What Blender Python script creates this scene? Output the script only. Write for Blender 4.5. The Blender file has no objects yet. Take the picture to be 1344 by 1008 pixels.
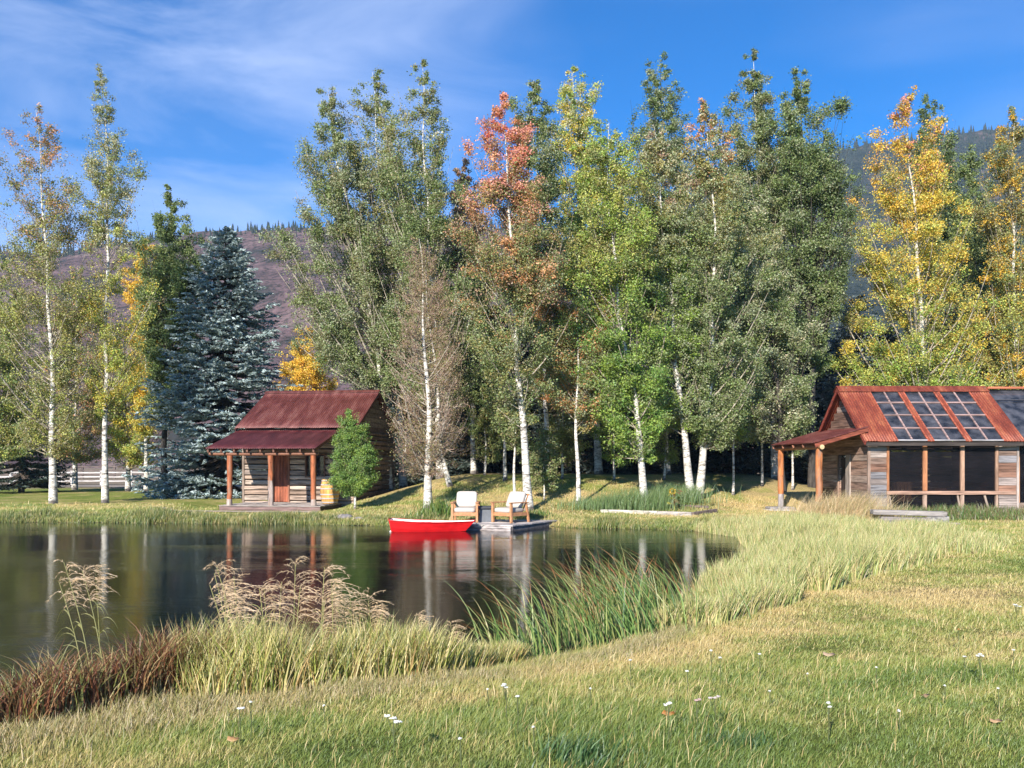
import bpy, math
import numpy as np
C = bpy.context.scene
COL = C.collection
R = math.radians
F, HZ, CX, CH = 1150.0, 605.0, 672.0, 1.9
# ---------------------------------------------------------------- camera, sky, sun, exposure
cam = bpy.data.cameras.new('camera'); cam.sensor_width = 36; cam.lens = 36*F/1344
cam.shift_y = (HZ-504)/1344; cam.clip_end = 6000; cam.clip_start = .1
co = bpy.data.objects.new('camera', cam); COL.objects.link(co)
co.location = (0, 0, CH); co.rotation_euler = (R(90), 0, 0); C.camera = co
SUN_AZ, SUN_EL = R(22), R(26)                    # behind the camera, to its left
to_sun = (-math.sin(SUN_AZ)*math.cos(SUN_EL), -math.cos(SUN_AZ)*math.cos(SUN_EL), math.sin(SUN_EL))
w = bpy.data.worlds.new('World'); C.world = w; w.use_nodes = True
nt = w.node_tree; N = nt.nodes; L = nt.links
bg = N['Background']; sky = N.new('ShaderNodeTexSky'); sky.sky_type = 'NISHITA'; sky.sun_disc = False
sky.sun_elevation = SUN_EL; sky.sun_rotation = R(180)+SUN_AZ
sky.air_density = 1.0; sky.dust_density = .15; sky.ozone_density = 4.0; sky.altitude = 2300
hs = N.new('ShaderNodeHueSaturation'); hs.inputs['Hue'].default_value = .504; hs.inputs['Saturation'].default_value = 1.5; hs.inputs['Value'].default_value = 1.25
L.new(sky.outputs[0], hs.inputs['Color'])
# thin cirrus: a layer projected overhead along each direction
tc = N.new('ShaderNodeTexCoord'); sep = N.new('ShaderNodeSeparateXYZ'); L.new(tc.outputs['Generated'], sep.inputs[0])
def mth(op, a, b=None, clamp=False):
    m = N.new('ShaderNodeMath'); m.operation = op; m.use_clamp = clamp
    for i, v in enumerate((a, b)):
        if v is None: continue
        if isinstance(v, (int, float)): m.inputs[i].default_value = v
        else: L.new(v, m.inputs[i])
    return m.outputs[0]
mp = N.new('ShaderNodeMapping'); mp.inputs['Rotation'].default_value = (0, R(-16), 0); mp.inputs['Scale'].default_value = (2.0, 2.0, 7.5)
mp.inputs['Location'].default_value = (4.4, 2.2, 8.3)
L.new(tc.outputs['Generated'], mp.inputs[0])
n1 = N.new('ShaderNodeTexNoise'); n1.inputs['Scale'].default_value = 1.3; n1.inputs['Detail'].default_value = 9; n1.inputs['Roughness'].default_value = .56; n1.inputs['Distortion'].default_value = .7
L.new(mp.outputs[0], n1.inputs['Vector'])
n2 = N.new('ShaderNodeTexNoise'); n2.inputs['Scale'].default_value = .55; n2.inputs['Detail'].default_value = 3
L.new(mp.outputs[0], n2.inputs['Vector'])
dt = N.new('ShaderNodeVectorMath'); dt.operation = 'DOT_PRODUCT'; L.new(tc.outputs['Generated'], dt.inputs[0]); dt.inputs[1].default_value = (-.33, .915, .235)
left = mth('SUBTRACT', mth('MULTIPLY', mth('SUBTRACT', dt.outputs['Value'], .90), 10.0, True), .12)   # the main veil lies to the north-west
m1 = mth('ADD', mth('MULTIPLY', mth('SUBTRACT', n1.outputs[0], .40), 3.4, True), .12)
m2 = mth('ADD', left, mth('MULTIPLY', mth('SUBTRACT', n2.outputs[0], .45), 2.2), True)
cl = mth('MULTIPLY', mth('MULTIPLY', m1, m2), .62, True)
mix = N.new('ShaderNodeMixRGB'); L.new(cl, mix.inputs[0]); L.new(hs.outputs[0], mix.inputs[1]); mix.inputs[2].default_value = (5.2, 6.0, 8.2, 1)
L.new(mix.outputs[0], bg.inputs[0]); bg.inputs[1].default_value = .1
sl = bpy.data.lights.new('sun', 'SUN'); sl.energy = 5.0; sl.angle = R(.5); sl.color = (1, .93, .82)
so = bpy.data.objects.new('sun', sl); COL.objects.link(so)
from mathutils import Vector
so.rotation_euler = Vector(to_sun).to_track_quat('Z', 'Y').to_euler(); so.location = (-20, -30, 30)
C.view_settings.view_transform = 'Standard'; C.view_settings.look = 'None'
C.view_settings.exposure = .78; C.view_settings.gamma = 1
C.cycles.max_bounces = 6; C.cycles.transparent_max_bounces = 8; C.cycles.diffuse_bounces = 2; C.cycles.glossy_bounces = 3

# ---------------------------------------------------------------- helpers
def P(px, py, Y): return np.array([(px-CX)*Y/F, Y, CH-(py-HZ)*Y/F])
def PX(px, Y): return (px-CX)*Y/F
def sstep(a, b, x): t = np.clip((x-a)/(b-a), 0, 1); return t*t*(3-2*t)
_tab = np.random.default_rng(5).random((256, 256))
def vnoise(x, y, s=1.0, o=0):
    x = np.asarray(x, float)*s+o*17.3+1000; y = np.asarray(y, float)*s+o*9.1+1000
    xi = np.floor(x).astype(int); yi = np.floor(y).astype(int); fx = x-xi; fy = y-yi
    fx = fx*fx*(3-2*fx); fy = fy*fy*(3-2*fy)
    g = lambda a, b: _tab[a % 256, b % 256]
    return (g(xi, yi)*(1-fx)+g(xi+1, yi)*fx)*(1-fy)+(g(xi, yi+1)*(1-fx)+g(xi+1, yi+1)*fx)*fy
def fnoise(x, y, s=1.0, o=0): return (vnoise(x, y, s, o)*.55+vnoise(x, y, s*2.1, o+3)*.28+vnoise(x, y, s*4.7, o+7)*.17)
POND = np.array([(-4.5, 5.9), (-3.7, 6.2), (-2.85, 6.75), (-1.8, 7.2), (-.5, 7.7), (.4, 8.3), (1.5, 9.5), (2.5, 11.2), (4.0, 14.9), (5.2, 18.2),
    (5.8, 21.8), (5.2, 23.6), (3.6, 24.5), (1.6, 24.9), (.9, 25.6), (-1.6, 25.3), (-3.8, 25.7), (-6.2, 26.3), (-8.9, 26.6), (-12.2, 27), (-15.9, 27.2),
    (-30, 27.5), (-60, 28), (-60, 4.2), (-30, 4.8), (-10, 5.5)])
def pond_d(x, y):
    """signed distance to the pond's shoreline, positive on land"""
    x = np.asarray(x, float); y = np.asarray(y, float)
    best = np.full(x.shape, 1e9); ins = np.zeros(x.shape, bool); n = len(POND)
    for i in range(n):
        ax, ay = POND[i]; bx, by = POND[(i+1) % n]; ex, ey = bx-ax, by-ay
        t = np.clip(((x-ax)*ex+(y-ay)*ey)/(ex*ex+ey*ey), 0, 1)
        best = np.minimum(best, np.hypot(x-ax-t*ex, y-ay-t*ey))
        c = ((ay > y) != (by > y)) & (x < (bx-ax)*(y-ay)/((by-ay) if by != ay else 1e-9)+ax)
        ins ^= c
    d = np.where(ins, -best, best)
    return d+(vnoise(x, y, 1.3, 4)-.5)*.25*np.clip(1-best/2, 0, 1)
def gz(x, y, d=None):
    x = np.asarray(x, float); y = np.asarray(y, float)
    if d is None: d = pond_d(x, y)
    land = .2*(1-np.exp(-np.maximum(d, 0)/.9))
    land = land+(.26-.17*(1-sstep(-3.2, -.4, x)))*sstep(8.5, 3.8, y)
    y0 = 27+3.6*sstep(5.5, 9, x)
    mound = 1.12*sstep(0, 9.5, y-y0)*sstep(-7.5, -1.5, x)*(1-.55*sstep(10, 15, x))
    land = land+mound+(fnoise(x, y, .5, 2)-.5)*.09*np.clip(d, 0, 1)
    land = land*(1-.62*sstep(27.5, 30.5, y)*sstep(-13, -12, x)*(1-sstep(-6.8, -5.6, x))*(1-sstep(36, 38, y)))+.02*(vnoise(x, y, 2.2, 9)-.5)
    return np.where(d > 0, land, np.maximum(-.9, d*.45))

def fresh(name, me, mat, parent=None):
    o = bpy.data.objects.new(name, me); COL.objects.link(o)
    if mat is not None: me.materials.append(mat)
    if parent is not None: o.parent = parent
    return o
def tag(o, label=None, cat=None, group=None, kind=None):
    for k, v in (('label', label), ('category', cat), ('group', group), ('kind', kind)):
        if v: o[k] = v
    return o
def thing(name, label, cat, loc=(0, 0, 0), rz=0, group=None):
    o = bpy.data.objects.new(name, None); COL.objects.link(o); o.empty_display_size = .2
    o.location = tuple(float(v) for v in loc); o.rotation_euler = (0, 0, rz); return tag(o, label, cat, group)
def mesh_np(name, V, Fc, mat, parent=None, col=None, smooth=False):
    """V (n,3); Fc (m,k) faces of equal size, or a list of such arrays; col (m,3) face colours"""
    if not isinstance(Fc, list): Fc = [Fc]
    V = np.ascontiguousarray(V, np.float32)
    me = bpy.data.meshes.new(name); me.vertices.add(len(V)); me.vertices.foreach_set('co', V.ravel())
    li = np.concatenate([f.ravel() for f in Fc]).astype(np.int32); tot = np.concatenate([np.full(len(f), f.shape[1]) for f in Fc])
    st = np.concatenate([[0], np.cumsum(tot)[:-1]]).astype(np.int32)
    me.loops.add(len(li)); me.loops.foreach_set('vertex_index', li)
    me.polygons.add(len(tot)); me.polygons.foreach_set('loop_start', st)
    try: me.polygons.foreach_set('loop_total', tot.astype(np.int32))
    except Exception: pass
    if smooth: me.polygons.foreach_set('use_smooth', np.ones(len(tot), bool))
    me.update(calc_edges=True)
    if col is not None:
        a = me.attributes.new('col', 'FLOAT_COLOR', 'FACE'); c4 = np.ones((len(tot), 4), np.float32); c4[:, :3] = col
        a.data.foreach_set('color', c4.ravel())
    return fresh(name, me, mat, parent)
class MB:
    """collects faces with a colour each"""
    def __init__(s): s.v = []; s.f = []; s.c = []; s.sm = []
    def add(s, vs, fs, c, sm=False):
        o = len(s.v); s.v += [tuple(float(a) for a in p) for p in vs]
        for f in fs: s.f.append(tuple(o+i for i in f)); s.c.append(c); s.sm.append(sm)
    def box(s, x0, x1, y0, y1, z0, z1, c, M=None, b=0.0):
        if b <= 0:
            vs = [(x, y, z) for z in (z0, z1) for y in (y0, y1) for x in (x0, x1)]
            fs = [(0, 2, 3, 1), (4, 5, 7, 6), (0, 1, 5, 4), (2, 6, 7, 3), (0, 4, 6, 2), (1, 3, 7, 5)]
        else:
            vs = []; 
            for (z, i) in ((z0, b), (z0+b, 0), (z1-b, 0), (z1, b)):
                vs += [(x0+i+b, y0+i, z), (x1-i-b, y0+i, z), (x1-i, y0+i+b, z), (x1-i, y1-i-b, z), (x1-i-b, y1-i, z), (x0+i+b, y1-i, z), (x0+i, y1-i-b, z), (x0+i, y0+i+b, z)]
            fs = [tuple(range(7, -1, -1)), tuple(range(24, 32))]
            for k in range(3):
                for i in range(8): j = (i+1) % 8; fs.append((k*8+i, k*8+j, k*8+8+j, k*8+8+i))
        if M is not None: vs = [M @ Vector(p) for p in vs]
        s.add(vs, fs, c)
    def beam(s, a, b, wd, ht, c, up=(0, 0, 1), bev=0.006):
        """rectangular bar from a to b"""
        a = Vector(a); b = Vector(b); d = (b-a); ln = d.length; d.normalize(); up = Vector(up)
        if abs(d.dot(up)) > .98: up = Vector((0, 1, 0))
        sd = d.cross(up).normalized(); u2 = sd.cross(d)
        from mathutils import Matrix
        M = Matrix((( d.x, sd.x, u2.x, a.x), (d.y, sd.y, u2.y, a.y), (d.z, sd.z, u2.z, a.z), (0, 0, 0, 1)))
        s.box(0, ln, -wd/2, wd/2, -ht/2, ht/2, c, M, bev)
    def tube(s, pts, rad, c, n=8, sx=1.0, caps=True, cf=None):
        pts = [Vector(p) for p in pts]; k = len(pts); rings = []
        rad = [rad]*k if isinstance(rad, (int, float)) else rad
        ref = Vector((0, 0, 1)) if abs((pts[-1]-pts[0]).normalized().z) < .9 else Vector((1, 0, 0))
        vs = []
        for i in range(k):
            t = (pts[min(i+1, k-1)]-pts[max(i-1, 0)]).normalized(); a = t.cross(ref).normalized(); b = t.cross(a)
            for j in range(n):
                th = 2*math.pi*j/n; vs.append(pts[i]+a*math.cos(th)*rad[i]*sx+b*math.sin(th)*rad[i])
        fs = [(i*n+j, i*n+(j+1) % n, (i+1)*n+(j+1) % n, (i+1)*n+j) for i in range(k-1) for j in range(n)]
        s.add(vs, fs, c, True)
        if caps: s.add(vs[:n], [tuple(range(n-1, -1, -1))], cf or c); s.add(vs[-n:], [tuple(range(n))], cf or c)
    def lathe(s, prof, c, n=24, ctr=(0, 0, 0)):
        vs = [(ctr[0]+r*math.cos(2*math.pi*j/n), ctr[1]+r*math.sin(2*math.pi*j/n), ctr[2]+z) for r, z in prof for j in range(n)]
        s.add(vs, [(i*n+j, i*n+(j+1) % n, (i+1)*n+(j+1) % n, (i+1)*n+j) for i in range(len(prof)-1) for j in range(n)], c, True)
    def build(s, name, mat, parent=None):
        me = bpy.data.meshes.new(name); me.from_pydata(s.v, [], s.f); me.update()
        a = me.attributes.new('col', 'FLOAT_COLOR', 'FACE')
        a.data.foreach_set('color', np.array([(*c[:3], 1) for c in s.c], np.float32).ravel())
        me.polygons.foreach_set('use_smooth', s.sm)
        return fresh(name, me, mat, parent)

def tubes(paths, rad, sides):
    """paths (n,K,3), rad (n,K) -> verts, quads"""
    n, K, _ = paths.shape
    t = np.gradient(paths, axis=1); t /= np.linalg.norm(t, axis=2, keepdims=True)+1e-9
    ref = np.zeros_like(t); ref[..., 1] = 1; m = np.abs(t[..., 1]) > .9; ref[m] = (1, 0, 0)
    a = np.cross(t, ref); a /= np.linalg.norm(a, axis=2, keepdims=True)+1e-9; b = np.cross(t, a)
    th = np.arange(sides)*2*np.pi/sides
    V = paths[:, :, None]+rad[:, :, None, None]*(a[:, :, None]*np.cos(th)[None, None, :, None]+b[:, :, None]*np.sin(th)[None, None, :, None])
    idx = np.arange(n*K*sides).reshape(n, K, sides); j = np.roll(idx, -1, axis=2)
    Q = np.stack([idx[:, :-1], j[:, :-1], j[:, 1:], idx[:, 1:]], -1).reshape(-1, 4)
    return V.reshape(-1, 3), Q
def ribbons(paths, wid, side):
    n, K, _ = paths.shape
    V = np.stack([paths-side[:, None]*wid[..., None]*.5, paths+side[:, None]*wid[..., None]*.5], 2)
    idx = np.arange(n*K*2).reshape(n, K, 2)
    Q = np.stack([idx[:, :-1, 0], idx[:, :-1, 1], idx[:, 1:, 1], idx[:, 1:, 0]], -1).reshape(-1, 4)
    return V.reshape(-1, 3), Q
def join(parts):
    V = []; Q = []; o = 0
    for v, q in parts: V.append(v); Q.append(q+o); o += len(v)
    return np.concatenate(V), np.concatenate(Q)
def unit(v): return v/(np.linalg.norm(v, axis=-1, keepdims=True)+1e-9)
def leaves(c, ln, wd, axis, rng, flat=.4, fold=0.0):
    """diamond leaves at c, long axis about 'axis'"""
    n = len(c); a = unit(axis); r = rng.normal(size=(n, 3)); r[:, 2] += flat*2*rng.random(n)
    b = unit(np.cross(a, r)); ln = ln[:, None]; wd = wd[:, None]
    V = np.stack([c-a*ln*.5, c+b*wd*.5-a*ln*.08, c+a*ln*.5, c-b*wd*.5-a*ln*.08], 1).reshape(-1, 3)
    return V, np.arange(n*4).reshape(n, 4)

# ---------------------------------------------------------------- materials
def newmat(name):
    m = bpy.data.materials.new(name); m.use_nodes = True; t = m.node_tree; return m, t, t.nodes, t.links, t.nodes['Principled BSDF']
def ramp(Nn, stops):
    r = Nn.new('ShaderNodeValToRGB'); e = r.color_ramp.elements
    while len(e) < len(stops): e.new(.5)
    for i, (p, c) in enumerate(stops): e[i].position = p; e[i].color = (*c, 1) if len(c) == 3 else c
    return r
def leaf_mat(name, trans=.35, gloss=.05, rough=.45):
    m, t, n, l, b = newmat(name); n.remove(b); out = n['Material Output']
    at = n.new('ShaderNodeAttribute'); at.attribute_name = 'col'
    d = n.new('ShaderNodeBsdfDiffuse'); tr = n.new('ShaderNodeBsdfTranslucent'); g = n.new('ShaderNodeBsdfGlossy')
    g.inputs['Roughness'].default_value = rough; g.inputs['Color'].default_value = (.9, .95, 1, 1)
    mx = n.new('ShaderNodeMixShader'); mx.inputs[0].default_value = trans; m2 = n.new('ShaderNodeMixShader'); m2.inputs[0].default_value = gloss
    gm = n.new('ShaderNodeMixRGB'); gm.blend_type = 'MULTIPLY'; gm.inputs[0].default_value = 1; gm.inputs[2].default_value = (1.15, 1.2, .55, 1)
    l.new(at.outputs['Color'], d.inputs[0]); l.new(at.outputs['Color'], gm.inputs[1]); l.new(gm.outputs[0], tr.inputs[0])
    l.new(d.outputs[0], mx.inputs[1]); l.new(tr.outputs[0], mx.inputs[2]); l.new(mx.outputs[0], m2.inputs[1]); l.new(g.outputs[0], m2.inputs[2])
    l.new(m2.outputs[0], out.inputs[0]); return m
def attr_mat(name, rough=.8, scale=(3, 3, 3), det=4, lo=.55, hi=1.35, metal=0, spec=.3, bump=.25, nsc=1.0, wave=None, trans=None):
    """face colour times procedural grain"""
    m, t, n, l, b = newmat(name)
    at = n.new('ShaderNodeAttribute'); at.attribute_name = 'col'
    tc = n.new('ShaderNodeTexCoord'); mp = n.new('ShaderNodeMapping'); mp.inputs['Scale'].default_value = scale; l.new(tc.outputs['Object'], mp.inputs[0])
    no = n.new('ShaderNodeTexNoise'); no.inputs['Scale'].default_value = nsc; no.inputs['Detail'].default_value = det; no.inputs['Roughness'].default_value = .65
    l.new(mp.outputs[0], no.inputs['Vector'])
    r = ramp(n, [(.34, (lo,)*3), (.66, (hi,)*3)]); l.new(no.outputs[0], r.inputs[0])
    mu = n.new('ShaderNodeMixRGB'); mu.blend_type = 'MULTIPLY'; mu.inputs[0].default_value = 1
    l.new(at.outputs['Color'], mu.inputs[1]); l.new(r.outputs[0], mu.inputs[2]); l.new(mu.outputs[0], b.inputs['Base Color'])
    b.inputs['Roughness'].default_value = rough; b.inputs['Metallic'].default_value = metal; b.inputs['Specular IOR Level'].default_value = spec
    if bump:
        bp = n.new('ShaderNodeBump'); bp.inputs['Strength'].default_value = bump; bp.inputs['Distance'].default_value = .02
        l.new(no.outputs[0], bp.inputs['Height']); l.new(bp.outputs[0], b.inputs['Normal'])
    return m
M_leaf = leaf_mat('leaf', .3, .035, .55)
M_needle = leaf_mat('needle', .16, .03, .5)
M_blade = leaf_mat('grass_blade', .3, .04, .5)
M_wood = attr_mat('weathered_wood', .85, (1.3, 9, 16), 7, .4, 1.5, bump=.5)
M_woodv = attr_mat('weathered_upright_wood', .8, (9, 9, 1.5), 6, .5, 1.4, bump=.4)
M_plain = attr_mat('painted_surface', .6, (5, 5, 5), 3, .85, 1.12, bump=.05)
M_stone = attr_mat('stone', .9, (9, 9, 9), 6, .6, 1.35, bump=.6)
M_fabric = attr_mat('cushion_fabric', .95, (60, 60, 60), 2, .92, 1.05, bump=.15, spec=.1)
M_teak = attr_mat('teak', .55, (12, 12, 12), 4, .75, 1.2, bump=.1)
M_red = attr_mat('red_paint', .34, (3, 3, 9), 6, .74, 1.1, bump=.03, spec=.5)
M_twig = attr_mat('twig', .9, (5, 5, 5), 2, .8, 1.2, bump=0)
M_darkbark = attr_mat('dark_bark', .9, (10, 10, 3), 5, .5, 1.5, bump=.6)
def knotty_mat():
    m = attr_mat('knotty_post', .75, (9, 9, 1.6), 6, .45, 1.4, bump=.5); n = m.node_tree.nodes; l = m.node_tree.links; b = n['Principled BSDF']
    src = b.inputs['Base Color'].links[0].from_socket; tc = n.new('ShaderNodeTexCoord'); mp = n.new('ShaderNodeMapping'); mp.inputs['Scale'].default_value = (5, 5, 1.1); mp.inputs['Location'].default_value = (3, 1, 7)
    l.new(tc.outputs['Object'], mp.inputs[0]); a = n.new('ShaderNodeTexNoise'); a.inputs['Scale'].default_value = 1.6; a.inputs['Detail'].default_value = 5; l.new(mp.outputs[0], a.inputs['Vector'])
    r_ = ramp(n, [(.5, (0, 0, 0)), (.66, (.75,)*3)]); l.new(a.outputs[0], r_.inputs[0]); mx = n.new('ShaderNodeMixRGB'); l.new(r_.outputs[0], mx.inputs[0]); l.new(src, mx.inputs[1]); mx.inputs[2].default_value = (.27, .17, .12, 1)
    v = n.new('ShaderNodeTexVoronoi'); v.inputs['Scale'].default_value = 5; l.new(tc.outputs['Object'], v.inputs['Vector']); k = ramp(n, [(.05, (.25, .2, .18)), (.12, (1, 1, 1))]); l.new(v.outputs['Distance'], k.inputs[0])
    mu = n.new('ShaderNodeMixRGB'); mu.blend_type = 'MULTIPLY'; mu.inputs[0].default_value = 1; l.new(mx.outputs[0], mu.inputs[1]); l.new(k.outputs[0], mu.inputs[2]); l.new(mu.outputs[0], b.inputs['Base Color']); return m
M_post = knotty_mat()
def rust_mat(name, c0, c1, c2, rough):
    m, t, n, l, b = newmat(name)
    tc = n.new('ShaderNodeTexCoord'); mp = n.new('ShaderNodeMapping'); mp.inputs['Scale'].default_value = (1.6, .35, .35); l.new(tc.outputs['Object'], mp.inputs[0])
    no = n.new('ShaderNodeTexNoise'); no.inputs['Scale'].default_value = 2.2; no.inputs['Detail'].default_value = 8; no.inputs['Roughness'].default_value = .7; l.new(mp.outputs[0], no.inputs['Vector'])
    nf = n.new('ShaderNodeTexNoise'); nf.inputs['Scale'].default_value = 26; nf.inputs['Detail'].default_value = 3; l.new(tc.outputs['Object'], nf.inputs['Vector'])
    r = ramp(n, [(.36, c0), (.5, c1), (.64, c2)]); l.new(no.outputs[0], r.inputs[0])
    r2 = ramp(n, [(.34, (.62,)*3), (.66, (1.25,)*3)]); l.new(nf.outputs[0], r2.inputs[0])
    mu = n.new('ShaderNodeMixRGB'); mu.blend_type = 'MULTIPLY'; mu.inputs[0].default_value = 1; l.new(r.outputs[0], mu.inputs[1]); l.new(r2.outputs[0], mu.inputs[2])
    l.new(mu.outputs[0], b.inputs['Base Color']); b.inputs['Roughness'].default_value = rough; b.inputs['Metallic'].default_value = .15
    return m
M_roof1 = rust_mat('rusty_maroon_roofing', (.09, .022, .018), (.15, .04, .034), (.23, .09, .075), .5)
M_roof1p = rust_mat('dark_maroon_roofing', (.07, .016, .018), (.115, .025, .028), (.17, .05, .05), .5)
M_roof2 = rust_mat('rusty_orange_roofing', (.15, .03, .017), (.25, .055, .028), (.37, .12, .055), .6)
def bark_mat():
    m, t, n, l, b = newmat('white_bark'); tc = n.new('ShaderNodeTexCoord')
    mp = n.new('ShaderNodeMapping'); mp.inputs['Scale'].default_value = (2.2, 2.2, 7); l.new(tc.outputs['Object'], mp.inputs[0])
    no = n.new('ShaderNodeTexNoise'); no.inputs['Scale'].default_value = 1.6; no.inputs['Detail'].default_value = 5; no.inputs['Roughness'].default_value = .7; l.new(mp.outputs[0], no.inputs['Vector'])
    r = ramp(n, [(.36, (.05, .042, .035)), (.45, (.42, .38, .33)), (.56, (.72, .69, .63))]); l.new(no.outputs[0], r.inputs[0])
    sp = n.new('ShaderNodeSeparateXYZ'); l.new(tc.outputs['Object'], sp.inputs[0])
    n3 = n.new('ShaderNodeTexNoise'); n3.inputs['Scale'].default_value = 3.5; n3.inputs['Detail'].default_value = 4; l.new(tc.outputs['Object'], n3.inputs['Vector'])
    ad = n.new('ShaderNodeMath'); ad.operation = 'MULTIPLY_ADD'; l.new(n3.outputs[0], ad.inputs[0]); ad.inputs[1].default_value = 2.2; ad.inputs[2].default_value = -.75
    sb = n.new('ShaderNodeMath'); sb.operation = 'SUBTRACT'; l.new(ad.outputs[0], sb.inputs[0]); l.new(sp.outputs[2], sb.inputs[1])
    mu = n.new('ShaderNodeMath'); mu.operation = 'MULTIPLY'; mu.use_clamp = True; l.new(sb.outputs[0], mu.inputs[0]); mu.inputs[1].default_value = 2.2
    mx = n.new('ShaderNodeMixRGB'); l.new(mu.outputs[0], mx.inputs[0]); l.new(r.outputs[0], mx.inputs[1]); mx.inputs[2].default_value = (.11, .095, .09, 1)
    at = n.new('ShaderNodeAttribute'); at.attribute_name = 'col'; m5 = n.new('ShaderNodeMixRGB'); m5.blend_type = 'MULTIPLY'; m5.inputs[0].default_value = 1; l.new(mx.outputs[0], m5.inputs[1]); l.new(at.outputs['Color'], m5.inputs[2]); l.new(m5.outputs[0], b.inputs['Base Color']); b.inputs['Roughness'].default_value = .8; b.inputs['Specular IOR Level'].default_value = .2
    bp = n.new('ShaderNodeBump'); bp.inputs['Strength'].default_value = .4; bp.inputs['Distance'].default_value = .02; l.new(no.outputs[0], bp.inputs['Height']); l.new(bp.outputs[0], b.inputs['Normal'])
    return m
M_bark = bark_mat()
def glass_mat(name, tint, alpha, rough=.05, lo=(.02, .023, .03), hi=(.13, .13, .15)):
    m, t, n, l, b = newmat(name); n.remove(b)
    tr = n.new('ShaderNodeBsdfTransparent'); tr.inputs[0].default_value = (*tint, 1); g = n.new('ShaderNodeBsdfPrincipled')
    g.inputs['Base Color'].default_value = (.02, .022, .028, 1); g.inputs['Roughness'].default_value = rough
    mx = n.new('ShaderNodeMixShader'); mx.inputs[0].default_value = alpha
    tc = n.new('ShaderNodeTexCoord'); no = n.new('ShaderNodeTexNoise'); no.inputs['Scale'].default_value = 3; no.inputs['Detail'].default_value = 5; l.new(tc.outputs['Object'], no.inputs['Vector'])
    r = ramp(n, [(.35, lo), (.75, hi)]); l.new(no.outputs[0], r.inputs[0]); l.new(r.outputs[0], g.inputs['Base Color'])
    l.new(tr.outputs[0], mx.inputs[1]); l.new(g.outputs[0], mx.inputs[2]); l.new(mx.outputs[0], n['Material Output'].inputs[0]); return m
M_glass = glass_mat('window_glass', (.5, .5, .5), .55)
M_screen = glass_mat('insect_screen', (.62, .54, .5), .3, .45, (.008, .008, .011), (.028, .024, .03))
M_rglass = glass_mat('dusty_roof_glass', (.6, .6, .62), .75, .22)

# ---------------------------------------------------------------- ground, pond, hills
GRN = np.array((.15, .225, .045)); YGR = np.array((.31, .34, .08)); DRY = np.array((.58, .44, .20)); DKG = np.array((.045, .09, .022))
def dryness(x, y, d):
    v = fnoise(x, y, .33, 11)*1.0+fnoise(x, y, 1.3, 13)*1.0+fnoise(x, y, 4.3, 15)*.5-.72
    v = v-.12*sstep(9, 5, y)+.55*np.exp(-np.abs(d-1.0)/.7)*(y < 12)               # a straw-coloured fringe along the near reeds
    v = v+.22*sstep(28, 31, y)*(x > -7)*(1-sstep(37, 44, y))+.15*sstep(12, 17, y)*(x > 6)
    return v
def grass_col(x, y, d, rng, jit=.22):
    n = len(x); v = dryness(x, y, d)+rng.normal(size=n)*jit
    v = np.clip(v, 0, 1)[:, None]
    c = np.where(v < .5, GRN+(YGR-GRN)*v*2, YGR+(DRY-YGR)*(v-.5)*2)
    return c*rng.uniform(.7, 1.3, (n, 1))
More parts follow.
